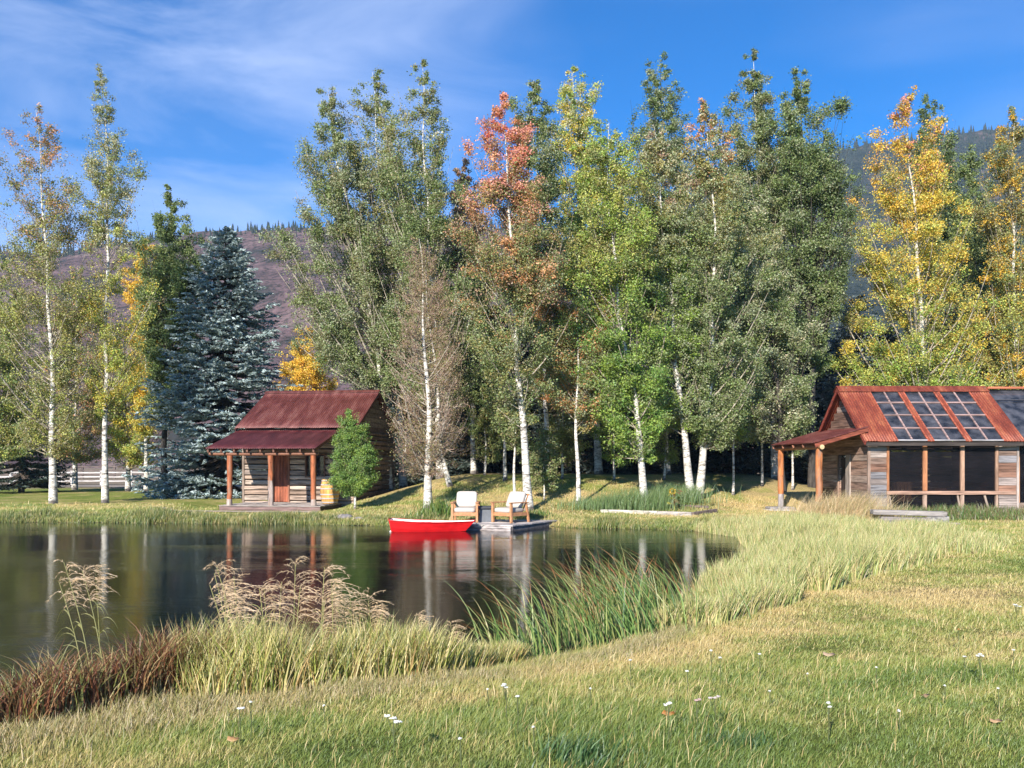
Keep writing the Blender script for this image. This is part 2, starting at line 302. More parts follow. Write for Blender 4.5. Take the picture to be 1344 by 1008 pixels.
def build_ground():
    xs = np.concatenate([-np.geomspace(1500, 41, 22), np.linspace(-40, -12, 70)[:-1], np.linspace(-12, 14, 170), np.linspace(14, 40, 60)[1:], np.geomspace(41, 1500, 22)])
    ys = np.concatenate([np.linspace(-60, 0, 14)[:-1], np.linspace(0, 40, 230), np.linspace(40, 80, 60)[1:], np.geomspace(82, 3000, 40)])
    X, Yg = np.meshgrid(xs, ys); d = pond_d(X, Yg); Z = gz(X, Yg, d)
    V = np.stack([X, Yg, Z], -1).reshape(-1, 3); h, wn = X.shape
    i = np.arange(h*wn).reshape(h, wn); Q = np.stack([i[:-1, :-1], i[:-1, 1:], i[1:, 1:], i[1:, :-1]], -1).reshape(-1, 4)
    cx_ = V[Q].mean(1); dd = pond_d(cx_[:, 0], cx_[:, 1]); rng = np.random.default_rng(1)
    v = np.clip(dryness(cx_[:, 0], cx_[:, 1], dd), 0, 1)[:, None]
    c = np.where(v < .5, GRN+(YGR-GRN)*v*2, YGR+(DRY-YGR)*(v-.5)*2)*.9
    c = np.where(((cx_[:, 1] < 30) & (dd > 0))[:, None], c*.6+np.array((.03, .022, .01)), c)
    far = sstep(52, 57, cx_[:, 1])[:, None]; c = c*(1-far)+np.array((.30, .235, .16))*far
    duff = (sstep(36, 40, cx_[:, 1])*sstep(-9, -4, cx_[:, 0]))[:, None]*(1-far); c = c*(1-duff*.75)+np.array((.09, .065, .04))*duff*.75
    c = np.where((dd < .06)[:, None], np.array((.05, .038, .025)), c)
    o = mesh_np('ground', V, Q, None, None, c, True)
    m, t, n, l, b = newmat('meadow_ground')
    at = n.new('ShaderNodeAttribute'); at.attribute_name = 'col'; tc = n.new('ShaderNodeTexCoord')
    a = n.new('ShaderNodeTexNoise'); a.inputs['Scale'].default_value = 24; a.inputs['Detail'].default_value = 8; a.inputs['Roughness'].default_value = .75; l.new(tc.outputs['Object'], a.inputs['Vector'])
    r = ramp(n, [(.36, (.35,)*3), (.64, (1.6,)*3)]); l.new(a.outputs[0], r.inputs[0])
    mu = n.new('ShaderNodeMixRGB'); mu.blend_type = 'MULTIPLY'; mu.inputs[0].default_value = 1; l.new(at.outputs['Color'], mu.inputs[1]); l.new(r.outputs[0], mu.inputs[2])
    l.new(mu.outputs[0], b.inputs['Base Color']); b.inputs['Roughness'].default_value = .95; b.inputs['Specular IOR Level'].default_value = .05
    bp = n.new('ShaderNodeBump'); bp.inputs['Strength'].default_value = .8; bp.inputs['Distance'].default_value = .05; l.new(a.outputs[0], bp.inputs['Height']); l.new(bp.outputs[0], b.inputs['Normal'])
    o.data.materials.append(m); tag(o, kind='structure')
build_ground()
def build_water():
    me = bpy.data.meshes.new('pond_water'); me.from_pydata([(-62, 3, 0), (9, 3, 0), (9, 28.5, 0), (-62, 28.5, 0)], [], [(0, 1, 2, 3)])
    m, t, n, l, b = newmat('pond_water'); b.inputs['Base Color'].default_value = (.004, .006, .007, 1); b.inputs['Roughness'].default_value = .03; b.inputs['Specular Tint'].default_value = (.8, .9, 1, 1); b.inputs['IOR'].default_value = 1.33
    tc = n.new('ShaderNodeTexCoord'); mp = n.new('ShaderNodeMapping'); mp.inputs['Scale'].default_value = (.55, 1.5, 1); l.new(tc.outputs['Object'], mp.inputs[0])
    a = n.new('ShaderNodeTexNoise'); a.inputs['Scale'].default_value = 3.2; a.inputs['Detail'].default_value = 5; a.inputs['Roughness'].default_value = .55; l.new(mp.outputs[0], a.inputs['Vector'])
    c = n.new('ShaderNodeTexNoise'); c.inputs['Scale'].default_value = 22; c.inputs['Detail'].default_value = 3; l.new(mp.outputs[0], c.inputs['Vector'])
    ad = n.new('ShaderNodeMath'); ad.operation = 'MULTIPLY_ADD'; l.new(c.outputs[0], ad.inputs[0]); ad.inputs[1].default_value = .22; l.new(a.outputs[0], ad.inputs[2])
    pm = n.new('ShaderNodeMapping'); pm.inputs['Scale'].default_value = (.07, .3, 1); pm.inputs['Location'].default_value = (.4, .2, 0); l.new(tc.outputs['Object'], pm.inputs[0])
    pn = n.new('ShaderNodeTexNoise'); pn.inputs['Scale'].default_value = 1.3; pn.inputs['Detail'].default_value = 3; l.new(pm.outputs[0], pn.inputs['Vector'])
    pr = ramp(n, [(.48, (.6,)*3), (.66, (1.9,)*3)]); l.new(pn.outputs[0], pr.inputs[0]); pk = n.new('ShaderNodeMath'); pk.operation = 'MULTIPLY'; l.new(ad.outputs[0], pk.inputs[0]); l.new(pr.outputs[0], pk.inputs[1])
    bp = n.new('ShaderNodeBump'); bp.inputs['Strength'].default_value = .2; bp.inputs['Distance'].default_value = .03; l.new(pk.outputs[0], bp.inputs['Height']); l.new(bp.outputs[0], b.inputs['Normal'])
    tag(fresh('water', me, m), kind='structure')
build_water()
def hill(name, Y0, Y1, prof, stops, seed):
    """a hillside rising from Y0 to its ridge at Y1; prof = (px, py of the ridge)"""
    px = np.array([p[0] for p in prof], float); py = np.array([p[1] for p in prof], float)
    X = np.linspace(PX(px[0], Y1), PX(px[-1], Y1), 260); rid = CH-(np.interp(X*F/Y1+CX, px, py)-HZ)*Y1/F
    T = np.linspace(0, 1.5, 120); XX, TT = np.meshgrid(X, T); YY = Y0+(Y1-Y0)*TT
    rel = np.where(TT <= 1, TT**1.35, 1-.25*(TT-1)); Z = rid[None]*rel
    Z = Z+(fnoise(XX, YY, .012, seed)-.5)*26*np.sin(np.clip(TT, 0, 1)*np.pi)+(fnoise(XX, YY, .05, seed+1)-.5)*6*(TT > .03)
    V = np.stack([XX, YY, Z-1.5], -1).reshape(-1, 3); h, wn = XX.shape; i = np.arange(h*wn).reshape(h, wn)
    Q = np.stack([i[:-1, :-1], i[:-1, 1:], i[1:, 1:], i[1:, :-1]], -1).reshape(-1, 4)
    o = mesh_np(name, V, Q, None, None, None, True)
    m, t, n, l, b = newmat(name+'_scrub'); tc = n.new('ShaderNodeTexCoord')
    a = n.new('ShaderNodeTexNoise'); a.inputs['Scale'].default_value = .035; a.inputs['Detail'].default_value = 9; a.inputs['Roughness'].default_value = .68; l.new(tc.outputs['Object'], a.inputs['Vector'])
    r = ramp(n, stops); l.new(a.outputs[0], r.inputs[0])
    f2 = n.new('ShaderNodeTexNoise'); f2.inputs['Scale'].default_value = .33; f2.inputs['Detail'].default_value = 5; f2.inputs['Roughness'].default_value = .7; l.new(tc.outputs['Object'], f2.inputs['Vector'])
    k2 = ramp(n, [(.42, (.35, .45, .4)), (.53, (1, 1, 1))]); l.new(f2.outputs[0], k2.inputs[0]); m2 = n.new('ShaderNodeMixRGB'); m2.blend_type = 'MULTIPLY'; m2.inputs[0].default_value = 1
    l.new(r.outputs[0], m2.inputs[1]); l.new(k2.outputs[0], m2.inputs[2]); l.new(m2.outputs[0], b.inputs['Base Color']); b.inputs['Roughness'].default_value = 1; b.inputs['Specular IOR Level'].default_value = 0
    o.data.materials.append(m); tag(o, kind='structure')
    return lambda x, t: (x, Y0+(Y1-Y0)*t, np.interp(x, X, rid)*(t**1.35 if t <= 1 else 1))
h1 = hill('hills', 190, 620, [(-900, 330), (-200, 320), (60, 330), (200, 308), (300, 300), (370, 296), (450, 290), (560, 282), (700, 300), (820, 330), (900, 420)], [(.36, (.05, .05, .045)), (.46, (.13, .085, .085)), (.56, (.185, .12, .12)), (.7, (.24, .18, .15))], 21)
h2 = hill('hills', 200, 900, [(620, 420), (800, 300), (950, 235), (1060, 200), (1130, 188), (1200, 182), (1270, 170), (1340, 164), (1500, 150), (1900, 120), (2400, 200)], [(.38, (.025, .035, .03)), (.55, (.045, .055, .045)), (.68, (.12, .09, .085)), (.8, (.15, .11, .1))], 31)
def ridge_trees():
    rng = np.random.default_rng(8); V = []; Fc = []; c = []; o = 0
    for hf, Y1, x0, x1, n, s in ((h1, 620, -900, 880, 900, .8), (h2, 900, 700, 1900, 3200, 1.0)):
        for k in range(n):
            x = PX(rng.uniform(x0, x1), Y1); t = 1-abs(rng.normal())*(.03 if s < 1 else .2); X, Yp, Z = hf(x, max(t, .3))
            h = rng.uniform(5, 10)*s; r = h*rng.uniform(.17, .26); a = rng.uniform(0, 6.28)
            for q in range(3):
                z0 = Z-3+h*(.05+.27*q); z1 = z0+h*.48; rr = r*(1-.27*q); th = a+q+np.arange(6)*math.pi/3
                V += [(X+rr*math.cos(b)*rng.uniform(.8, 1.2), Yp+rr*math.sin(b), z0) for b in th]+[(X, Yp, z1)]
                Fc += [(o+j, o+(j+1) % 6, o+6) for j in range(6)]; o += 7
                cc = np.array((.035, .05, .035))*rng.uniform(.7, 1.3); c += [cc]*6
    ob = mesh_np('conifer_forest', np.array(V), np.array(Fc), M_needle, None, np.array(c))
    tag(ob, 'far-off dark conifers lining the ridge of the hills against the sky', 'forest', kind='stuff')
ridge_trees()
def track():
    X = np.linspace(-70, 40, 60); Yc = 60+np.sin(X*.05)*1.2
    V = np.concatenate([np.stack([X, Yc-1.6, gz(X, Yc)+.03+X*0], -1), np.stack([X, Yc+1.6, gz(X, Yc)+.03], -1)]); n = len(X); i = np.arange(n-1)
    o = mesh_np('road', V, np.stack([i, i+1, i+1+n, i+n], -1), M_stone, None, np.tile((.36, .30, .24), (n-1, 1))); tag(o, kind='structure')
track()
def sand_path():
    X = np.linspace(-14.5, -6.9, 30); Yc = 31.75+(X+10.8)*-.139-.0*X; w1 = .32+.12*vnoise(X, X*0, 1.2, 4)
    V = np.concatenate([np.stack([X, Yc-w1, gz(X, Yc-w1)+.012], -1), np.stack([X, Yc+.2, gz(X, Yc+.2)+.012], -1)]); n = len(X); i = np.arange(n-1)
    o = mesh_np('path', V, np.stack([i, i+1, i+1+n, i+n], -1), M_stone, None, np.tile((.5, .42, .33), (n-1, 1))); tag(o, kind='structure')
sand_path()

# ---------------------------------------------------------------- trees
G = dict(green=(.155, .205, .065), mid=(.205, .245, .09), silver=(.27, .29, .17), olive=(.28, .25, .085), dull=(.22, .205, .1), yellow=(.62, .46, .07), gold=(.68, .40, .05),
    orange=(.54, .27, .12), red=(.60, .17, .11), pink=(.6, .26, .2), brown=(.33, .21, .14), bright=(.25, .34, .06), lime=(.42, .43, .10), dark=(.09, .125, .05), pale=(.46, .43, .28), fresh=(.14, .24, .05))
def tree(name, label, Y, spine, crown, pal, nl, r0=.14, phi=42, size=.115, bark=None, group='aspens and poplars round the pond', seed=None, nb=None, twig=True, clump=1.0, depth=.8, dense=.5, cat='tree', ntw_=6, wide=True, gaps=.44, phv=.15, twc=(.34, .27, .21)):
    """spine: pixels from the foot up; crown: (row, left, right) of its outline; pal: (height share, colours)"""
    rng = np.random.default_rng(seed if seed is not None else int(spine[0][0]*7+Y*13))
    sp = np.array([P(a, b, Y) for a, b in spine]); bx = sp[0, 0]; bz = float(gz(bx, Y)); sp[0, 2] = bz-.1
    o = np.argsort(sp[:, 2]); sp = sp[o]; ztop = sp[-1, 2]; H = ztop-bz
    yw = rng.normal()*.25
    def S(z):
        x = np.interp(z, sp[:, 2], sp[:, 0]); t = np.clip((z-bz)/H, 0, 1.1)
        return np.stack([x+.06*np.sin(z*1.3+seed_ph)*np.minimum(t*3, 1), Y+yw*t+.08*np.sin(z*.9+seed_ph*2)*t, z], -1)
    seed_ph = rng.uniform(0, 6)
    cr = np.array([(CH-(p-HZ)*Y/F, (sx-CX)*Y/F, (ex-CX)*Y/F) for p, sx, ex in crown]); cr = cr[np.argsort(cr[:, 0])]
    z0, z1 = cr[0, 0], cr[-1, 0]
    root = thing(name, label, cat, (bx, Y, bz), 0, group)
    org = np.array((bx, Y, bz))
    K = 16; zt = bz-.15+(ztop-.3-bz+.15)*np.linspace(0, 1, K)**.9; tp = S(zt)[None]
    rt = (r0*.76*(1-np.linspace(0, 1, K))**1.2+.006); rt[0] *= 1.35; rt[1] *= 1.08
    parts = [tubes(tp, rt[None], 9)]
    gw = 1.16 if wide else 1.0; nb = nb or int((z1-z0)*8.5)
    gg = np.linspace(z0, z1, 200); ww = (np.interp(gg, cr[:, 0], cr[:, 2])-np.interp(gg, cr[:, 0], cr[:, 1]))**.5+.12; cdf = np.cumsum(ww)/ww.sum()
    te = np.interp((np.arange(nb)+rng.random(nb))/nb, cdf, gg)
    az = np.arange(nb)*2.39996+rng.normal(size=nb)*.4
    ca, sa = np.cos(az), np.sin(az); ax = S(te)
    tn = np.clip((z1-te)/(z1-z0), 0, 1); gf = 1+(gw-1)*np.clip(tn*3-.3, 0, 1)*(1-.9*sstep(.55, .8, tn))+(.42 if wide else .3 if dense < .3 else 0)*np.exp(-((tn-.16)/.14)**2); left = (ax[:, 0]-np.interp(te, cr[:, 0], cr[:, 1]))*gf; right = (np.interp(te, cr[:, 0], cr[:, 2])-ax[:, 0])*gf
    lat = np.where(ca < 0, left, right); dep = (np.abs(left)+np.abs(right))/2*depth
    fr = (.5+.5*rng.random(nb)**.6)*(1+.12*rng.normal(size=nb))*(.72+.62*vnoise(az % 6.283*1.1, te*.75, 1, int(bx*10) % 50))
    dx = lat*np.sign(ca)*np.abs(ca)**.65*fr; dy = dep*sa*fr
    reach = np.hypot(dx, dy)+.05
    ph = R(phi)*(1+phv*rng.normal(size=nb))*(1.18-.6*np.clip((te-bz)/H, 0, 1)); rise = np.minimum(reach/np.tan(ph), np.maximum(te-z0, .3)*.9+.5)
    zs = np.clip(te-rise, bz+.12*H, ztop-.1); st = S(zs); en = ax.copy(); en[:, 0] += dx; en[:, 1] += dy
    Kb = 6; s = np.linspace(0, 1, Kb)[None, :, None]; midp = st+(en-st)*np.array((.6, .6, .38)); midp[:, :2] += rng.normal(size=(nb, 2))*.08*reach[:, None]
    br = (1-s)**2*st[:, None]+2*s*(1-s)*midp[:, None]+s*s*en[:, None]
    rb = np.interp(zs, zt, rt)*.3*np.clip(reach/1.2, .3, 1.1)
    parts.append(tubes(br, rb[:, None]*(1-.82*np.linspace(0, 1, Kb))[None], 5))
    ntw = ntw_; bi = np.repeat(np.arange(nb), ntw); q = rng.uniform(.25, .98, nb*ntw)
    qi = q*(Kb-1); i0 = np.clip(qi.astype(int), 0, Kb-2); f = (qi-i0)[:, None]; ts = br[bi, i0]*(1-f)+br[bi, i0+1]*f
    bd = unit(br[bi, i0+1]-br[bi, i0]); tl = (.10+.2*np.minimum(reach[bi], .7)+.2*reach[bi])*rng.uniform(.5, 1.1, nb*ntw)*(1.15-.6*q)
    td = unit(bd*.75+rng.normal(size=(nb*ntw, 3))*.55+np.array((0, 0, .35)))
    tw = np.stack([ts, ts+td*tl[:, None]*.5+np.array((0, 0, -.02)), ts+td*tl[:, None]], 1)
    if twig: parts.append(tubes(tw, np.array((.010, .007, .003))[None]*np.ones((nb*ntw, 1)), 3))
    tone = [(1, 1, 1), (.62, .57, .5), twc] if bark is None else [(.06, .052, .046), (.06, .05, .042), (.05, .04, .034)]
    cc_ = np.concatenate([np.tile(tone[i], (len(p[1]), 1)) for i, p in enumerate(parts)]); V, Q = join(parts); mesh_np('trunk', V-org, Q, bark or M_bark, root, cc_, True)
    if nl > 0:
        wt = (tl+.05)*(.4+reach[bi])**.5; nl = int(nl*6.0*(1 if dense > .3 else .8)); pick = rng.choice(len(tw), nl, p=wt/wt.sum()); u = rng.random(nl)**.7
        a2 = (u < .5); f2 = (np.where(a2, u*2, u*2-1))[:, None]
        c = np.where(a2[:, None], tw[pick, 0]*(1-f2)+tw[pick, 1]*f2, tw[pick, 1]*(1-f2)+tw[pick, 2]*f2)
        sg = (.03+.075*np.clip(reach[bi[pick]], .1, 1.6))[:, None]*clump
        c = c+rng.normal(size=(nl, 3))*sg*np.array((1.15, 1.1, .75))
        fl = int(nl*dense*.26)                                    # some leaves fill the inside
        c[:fl] += (S(c[:fl, 2])-c[:fl])*rng.uniform(.3, .95, (fl, 1))*np.array((1, .75, 1))
        q3 = vnoise(c[:, 0]*1.25+c[:, 1]*.55, c[:, 2]*1.05-c[:, 1]*.5, 1, 3)*.6+vnoise(c[:, 0]*2.7-c[:, 1]*1.3, c[:, 2]*2.5+c[:, 1], 1, 9)*.4
        kp = (q3 > gaps*(1-.3*np.clip((c[:, 2]-bz)/H-.45, 0, .5)*2)) | (rng.random(nl) < .12); c = c[kp]; pick = pick[kp]; q3 = q3[kp]; nl = len(c)
        th = (c[:, 2]-bz)/H+rng.normal(size=nl)*.02
        tt = th+rng.normal(size=len(tw))[pick]*.05
        hts = np.array([p[0] for p in pal]); k = np.clip(np.searchsorted(hts, tt+rng.normal(size=nl)*.02), 0, len(pal)-1)
        tw_r = rng.random(len(tw))[pick]; tw_r = np.where(rng.random(nl) < .3, rng.random(nl), tw_r)
        pc = np.zeros((nl, 3))
        for kk, (_, cs) in enumerate(pal):
            m_ = k == kk; arr = np.array([G[x] for x in cs]); pc[m_] = arr[np.clip((tw_r[m_]*len(cs)).astype(int), 0, len(cs)-1)]
        pc = pc*rng.uniform(.8, 1.55, (nl, 1))*(1+.06*rng.normal(size=(nl, 3)))
        axs = rng.normal(size=(nl, 3))*np.array((1.2, 1, .8))
        ln = size*.62*rng.uniform(.65, 1.4, nl)
        V, Q = leaves(c-org, ln, ln*rng.uniform(.62, .85, nl), axs, rng)
        mesh_np('crown', V, Q, M_leaf, root, np.clip(pc, .005, .9))
    return root

def spruce_mesh(H, Rb, n, cols, seed, z0=.5, leaf=(.2, .055), droop=.25):
    rng = np.random.default_rng(seed); parts = []
    zt = np.linspace(0, H, 12); tp = np.stack([zt*0, zt*0, zt], -1)[None]; parts.append(tubes(tp, (.02+Rb*.055*(1-zt/H))[None], 8))
    nb = int(H/.36*11); z = z0+(H-z0-.1)*((np.arange(nb)+rng.random(nb))/nb)**1.08
    z = np.round(z/.34)*.34+rng.normal(size=nb)*.05; z = np.clip(z, z0, H-.1)
    az = rng.uniform(0, 2*np.pi, nb); t = z/H; ln = Rb*np.clip((1-t), 0, 1)**.74*rng.uniform(.72, 1.08, nb)*np.minimum(1, .75+t*1.4)+.12
    d = np.stack([np.cos(az), np.sin(az), az*0], -1); Kb = 6; s = np.linspace(0, 1, Kb)
    tilt = .45*t-.12
    zz_ = z[:, None]+ln[:, None]*(tilt[:, None]*s[None]-droop*(s*(1.25-s)*1.6)[None]+.12*(s**3)[None])
    br = d[:, None]*(s[None, :, None]*ln[:, None, None])+0; br[..., 2] = zz_
    parts.append(tubes(br, (.012+.02*ln)[:, None]*(1-.85*s)[None], 4))
    nt_ = 9; bi = np.repeat(np.arange(nb), nt_); q = np.tile(np.linspace(.25, 1, nt_), nb)+rng.normal(size=nb*nt_)*.04; q = np.clip(q, .1, 1)
    qi = q*(Kb-1); i0 = np.clip(qi.astype(int), 0, Kb-2); f = (qi-i0)[:, None]; ts = br[bi, i0]*(1-f)+br[bi, i0+1]*f
    side = np.where(np.arange(nb*nt_) % 2 == 0, 1, -1)
    pd = np.stack([-d[bi, 1], d[bi, 0], d[bi, 0]*0], -1)*side[:, None]; last = (q > .97)[:, None]
    td = unit(d[bi]*.8+pd*np.where(last, .05, .85)+rng.normal(size=(nb*nt_, 3))*.1+np.array((0, 0, -.08)))
    tl = ln[bi]*(.42*(1.15-q)+.1)*rng.uniform(.8, 1.1, nb*nt_)+.1
    tw = np.stack([ts, ts+td*tl[:, None]*.55, ts+td*tl[:, None]+np.array((0, 0, .03))], 1)
    TV, TQ = join(parts)
    pick = rng.choice(len(tw), n, p=(tl/tl.sum())); u = rng.random(n)[:, None]; c = tw[pick, 0]*(1-u)+tw[pick, 2]*u+rng.normal(size=(n, 3))*np.array((.035, .035, .022))
    axs = td[pick]+rng.normal(size=(n, 3))*.4
    sz = leaf[0]*rng.uniform(.7, 1.3, n); V, Q = leaves(c, sz, np.full(n, leaf[1])*rng.uniform(.8, 1.3, n), axs, rng, flat=.8)
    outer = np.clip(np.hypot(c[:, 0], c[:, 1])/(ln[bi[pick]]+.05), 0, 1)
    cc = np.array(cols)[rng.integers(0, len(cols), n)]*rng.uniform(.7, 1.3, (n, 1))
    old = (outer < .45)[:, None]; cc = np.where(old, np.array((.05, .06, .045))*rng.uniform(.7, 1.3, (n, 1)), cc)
    return TV, TQ, V, Q, cc
def spruce(label, px, Y, H, Rb, n, cols, seed, group='spruces among the other trees', **k):
    x = PX(px, Y); z = float(gz(x, Y)); root = thing('spruce_tree', label, 'spruce', (x, Y, z-.05), 0, group)
    TV, TQ, V, Q, c = spruce_mesh(H, Rb, n, cols, seed, **k)
    mesh_np('trunk', TV, TQ, M_darkbark, root, np.tile((.07, .055, .045), (len(TQ), 1)), True); mesh_np('crown', V, Q, M_needle, root, c); return root
def dup(root, loc, rz, sc, label):
    r = root.copy(); COL.objects.link(r); r.location = tuple(float(v) for v in loc); r.rotation_euler = (0, 0, rz); r.scale = sc; r['label'] = label
    for ch in root.children: c = ch.copy(); COL.objects.link(c); c.parent = r
    return r

AG = 'white-barked aspens and poplars'
WG = ['silver', 'mid', 'green', 'mid', 'dull']
# left bank
tree('aspen_tree', 'tall leaning aspen at far left with rusty brown top, double white foot', 34.5, [(70, 660), (68, 560), (66, 440), (56, 300), (44, 133)],
    [(134, 38, 52), (165, 18, 68), (200, 10, 78), (260, 12, 95), (330, -2, 118), (400, -18, 130), (470, 0, 118), (540, 20, 108), (590, 40, 96)],
    [(.55, ['olive', 'dull', 'olive', 'lime', 'mid']), (.75, ['olive', 'brown', 'dull', 'mid', 'lime']), (2, ['brown', 'olive', 'dull', 'orange'])], 17000, .17, 45, .095, gaps=.475, dense=.2, wide=False)
tree('aspen_tree', 'slim white-trunked aspen with a pale spire, second from the left', 35.5, [(138, 657), (139, 520), (142, 400), (144, 250), (139, 88)],
    [(88, 134, 142), (125, 128, 150), (165, 118, 164), (205, 95, 186), (260, 103, 180), (310, 116, 166), (380, 110, 200), (450, 108, 200), (510, 118, 180), (540, 130, 160)],
    [(.5, ['lime', 'olive', 'yellow', 'lime', 'bright']), (.7, ['lime', 'pale', 'olive', 'mid']), (2, ['pale', 'silver', 'olive', 'mid', 'silver'])], 13500, .15, 36, .095, gaps=.475, dense=.2, wide=False)
tree('aspen_tree', 'small yellow-green aspen standing just before the white fence', 50, [(168, 636), (167, 540), (170, 430)],
    [(420, 150, 195), (470, 130, 222), (530, 125, 225), (580, 132, 215), (608, 150, 195)], [(2, ['lime', 'yellow', 'bright', 'olive'])], 9000, .18, 50, .14)
tree('aspen_tree', 'golden aspen beside the dark poplar left of the blue spruce', 49, [(192, 634), (190, 480), (188, 310)],
    [(308, 182, 196), (340, 165, 212), (380, 160, 218), (430, 165, 220), (500, 170, 225), (560, 170, 220)], [(.35, ['lime', 'olive', 'yellow']), (2, ['gold', 'yellow', 'gold', 'lime'])], 10000, .15, 38, .14)
tree('poplar_tree', 'dark green pointed poplar with grey trunk left of the blue spruce', 42, [(215, 648), (216, 500), (222, 380), (222, 243)],
    [(243, 217, 226), (270, 200, 242), (310, 190, 258), (350, 186, 262), (400, 186, 262), (460, 192, 255), (540, 196, 240)], [(2, ['green', 'dark', 'green', 'mid'])], 24000, .2, 32, .12, bark=M_darkbark)
tree('aspen_tree', 'leafy green aspen at the far left edge behind the leaning one', 44, [(-8, 640), (-6, 500), (-4, 330)],
    [(330, -14, 4), (380, -50, 20), (450, -60, 40), (520, -62, 50), (590, -50, 45)], [(2, ['green', 'mid', 'olive', 'lime'])], 14000, .18, 42, .13)
tree('aspen_tree', 'dense olive aspen between the two tall white trunks at left', 52, [(98, 634), (100, 500), (102, 345)],
    [(345, 96, 108), (400, 72, 132), (460, 60, 145), (530, 55, 150), (600, 62, 140)], [(2, ['olive', 'mid', 'dull', 'lime', 'orange'])], 7500, .18, 42, .14)
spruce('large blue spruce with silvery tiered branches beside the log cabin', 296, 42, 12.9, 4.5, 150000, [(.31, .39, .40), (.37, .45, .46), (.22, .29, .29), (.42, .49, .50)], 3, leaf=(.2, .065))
spruce('low dark spruce with sweeping branches at the far left edge', 28, 47, 5.6, 2.8, 14000, [(.05, .075, .055), (.08, .11, .095)], 4, leaf=(.22, .06))
tree('aspen_tree', 'rounded golden-yellow tree glowing behind the log cabin roof', 62, [(404, 628), (404, 500), (402, 432)],
    [(430, 396, 410), (450, 380, 424), (480, 372, 436), (520, 370, 442), (570, 374, 440)], [(2, ['gold', 'gold', 'yellow'])], 11000, .16, 45, .17, depth=1)
# big middle group
tree('poplar_tree', 'broad grey-green poplar leaning left over the log cabin', 39, [(510, 640), (500, 480), (470, 330), (440, 200), (428, 108)],
    [(106, 422, 436), (150, 410, 448), (200, 395, 462), (250, 374, 480), (300, 362, 490), (350, 360, 500), (400, 378, 510), (440, 385, 512), (480, 405, 515), (510, 430, 510)],
    [(2, WG+['silver'])], 30000, .24, 30, .115, group=AG, clump=1.15)
tree('poplar_tree', 'grey-green poplar with a narrow twin top above the cabin chimney side', 40.5, [(530, 640), (520, 450), (500, 250), (490, 92)],
    [(92, 484, 497), (130, 452, 510), (180, 440, 520), (250, 440, 540), (330, 445, 550), (420, 455, 560), (500, 470, 560)], [(2, WG+['olive'])], 25000, .2, 26, .115, group=AG)
tree('poplar_tree', 'tallest pointed poplar above the bare brown tree', 37, [(578, 640), (572, 480), (562, 300), (556, 180), (554, 74)],
    [(74, 549, 559), (120, 525, 578), (170, 510, 586), (230, 500, 592), (300, 498, 610), (380, 500, 628), (450, 505, 630), (520, 520, 625)], [(.75, WG+['green']), (2, WG+['olive', 'pale'])], 30000, .19, 28, .11, group=AG)
tree('aspen_tree', 'thin half-bare aspen with two white trunks and brown twigs beside the boat', 29, [(562, 664), (562, 560), (558, 440), (550, 320), (546, 300)],
    [(310, 535, 560), (360, 522, 585), (430, 508, 598), (500, 508, 606), (560, 512, 604), (600, 525, 592), (625, 540, 580)], [(2, ['brown', 'olive', 'brown', 'dull'])], 6500, .17, 58, .06, group=AG, nb=170, ntw_=15, wide=False, phv=.4, twc=(.55, .41, .35))
tree('aspen_tree', 'slim white aspen leaning left behind the half-bare brown aspen', 33, [(592, 643), (580, 600), (574, 520), (562, 400), (556, 330)],
    [(330, 545, 568), (400, 535, 600), (480, 530, 618), (560, 535, 620), (610, 555, 605)], [(2, ['brown', 'dull', 'olive'])], 4000, .12, 50, .065, group=AG, nb=90, ntw_=13, wide=False, phv=.4, twc=(.55, .41, .35))
tree('aspen_tree', 'aspen with dark rusty top left of the red one', 41, [(622, 638), (618, 450), (612, 300), (607, 205)],
    [(205, 602, 612), (240, 590, 624), (290, 580, 640), (360, 572, 650), (430, 575, 655), (520, 585, 650)], [(.62, ['green', 'dull', 'mid', 'dark']), (2, ['brown', 'orange', 'brown', 'dull'])], 17000, .15, 33, .12, group=AG)
tree('aspen_tree', 'aspen with a flaming red and orange top behind the wooden chairs', 28.5, [(695, 665), (688, 590), (680, 480), (675, 370), (668, 250), (655, 133)],
    [(132, 650, 660), (165, 636, 674), (210, 626, 694), (260, 612, 712), (310, 606, 726), (360, 610, 738), (410, 612, 742), (460, 618, 735), (505, 630, 720), (540, 655, 705)],
    [(.45, ['mid', 'green', 'silver', 'olive']), (.6, ['mid', 'brown', 'olive', 'mid', 'silver', 'orange']), (.74, ['brown', 'mid', 'olive', 'brown', 'orange']), (.86, ['orange', 'brown', 'pink', 'olive', 'orange']), (2, ['pink', 'orange', 'red', 'pink'])], 23000, .17, 44, .09, group=AG)
tree('aspen_tree', 'slender dark-topped aspen right of the red one', 33, [(720, 641), (716, 500), (712, 330), (702, 190), (698, 95)],
    [(95, 692, 704), (130, 680, 716), (200, 676, 728), (280, 676, 742), (350, 680, 765), (420, 690, 780), (490, 700, 778), (520, 708, 750)],
    [(.5, ['mid', 'olive', 'green', 'orange']), (2, WG+['dark'])], 22000, .13, 33, .1, group=AG)
tree('aspen_tree', 'young aspen with a thin spotted trunk standing alone on the bank', 29.5, [(759, 653), (758, 560), (757, 470), (758, 390)],
    [(390, 750, 768), (430, 728, 790), (480, 722, 796), (520, 730, 790), (545, 742, 778)], [(2, ['mid', 'olive', 'silver', 'orange'])], 6500, .1, 48, .095, group=AG)
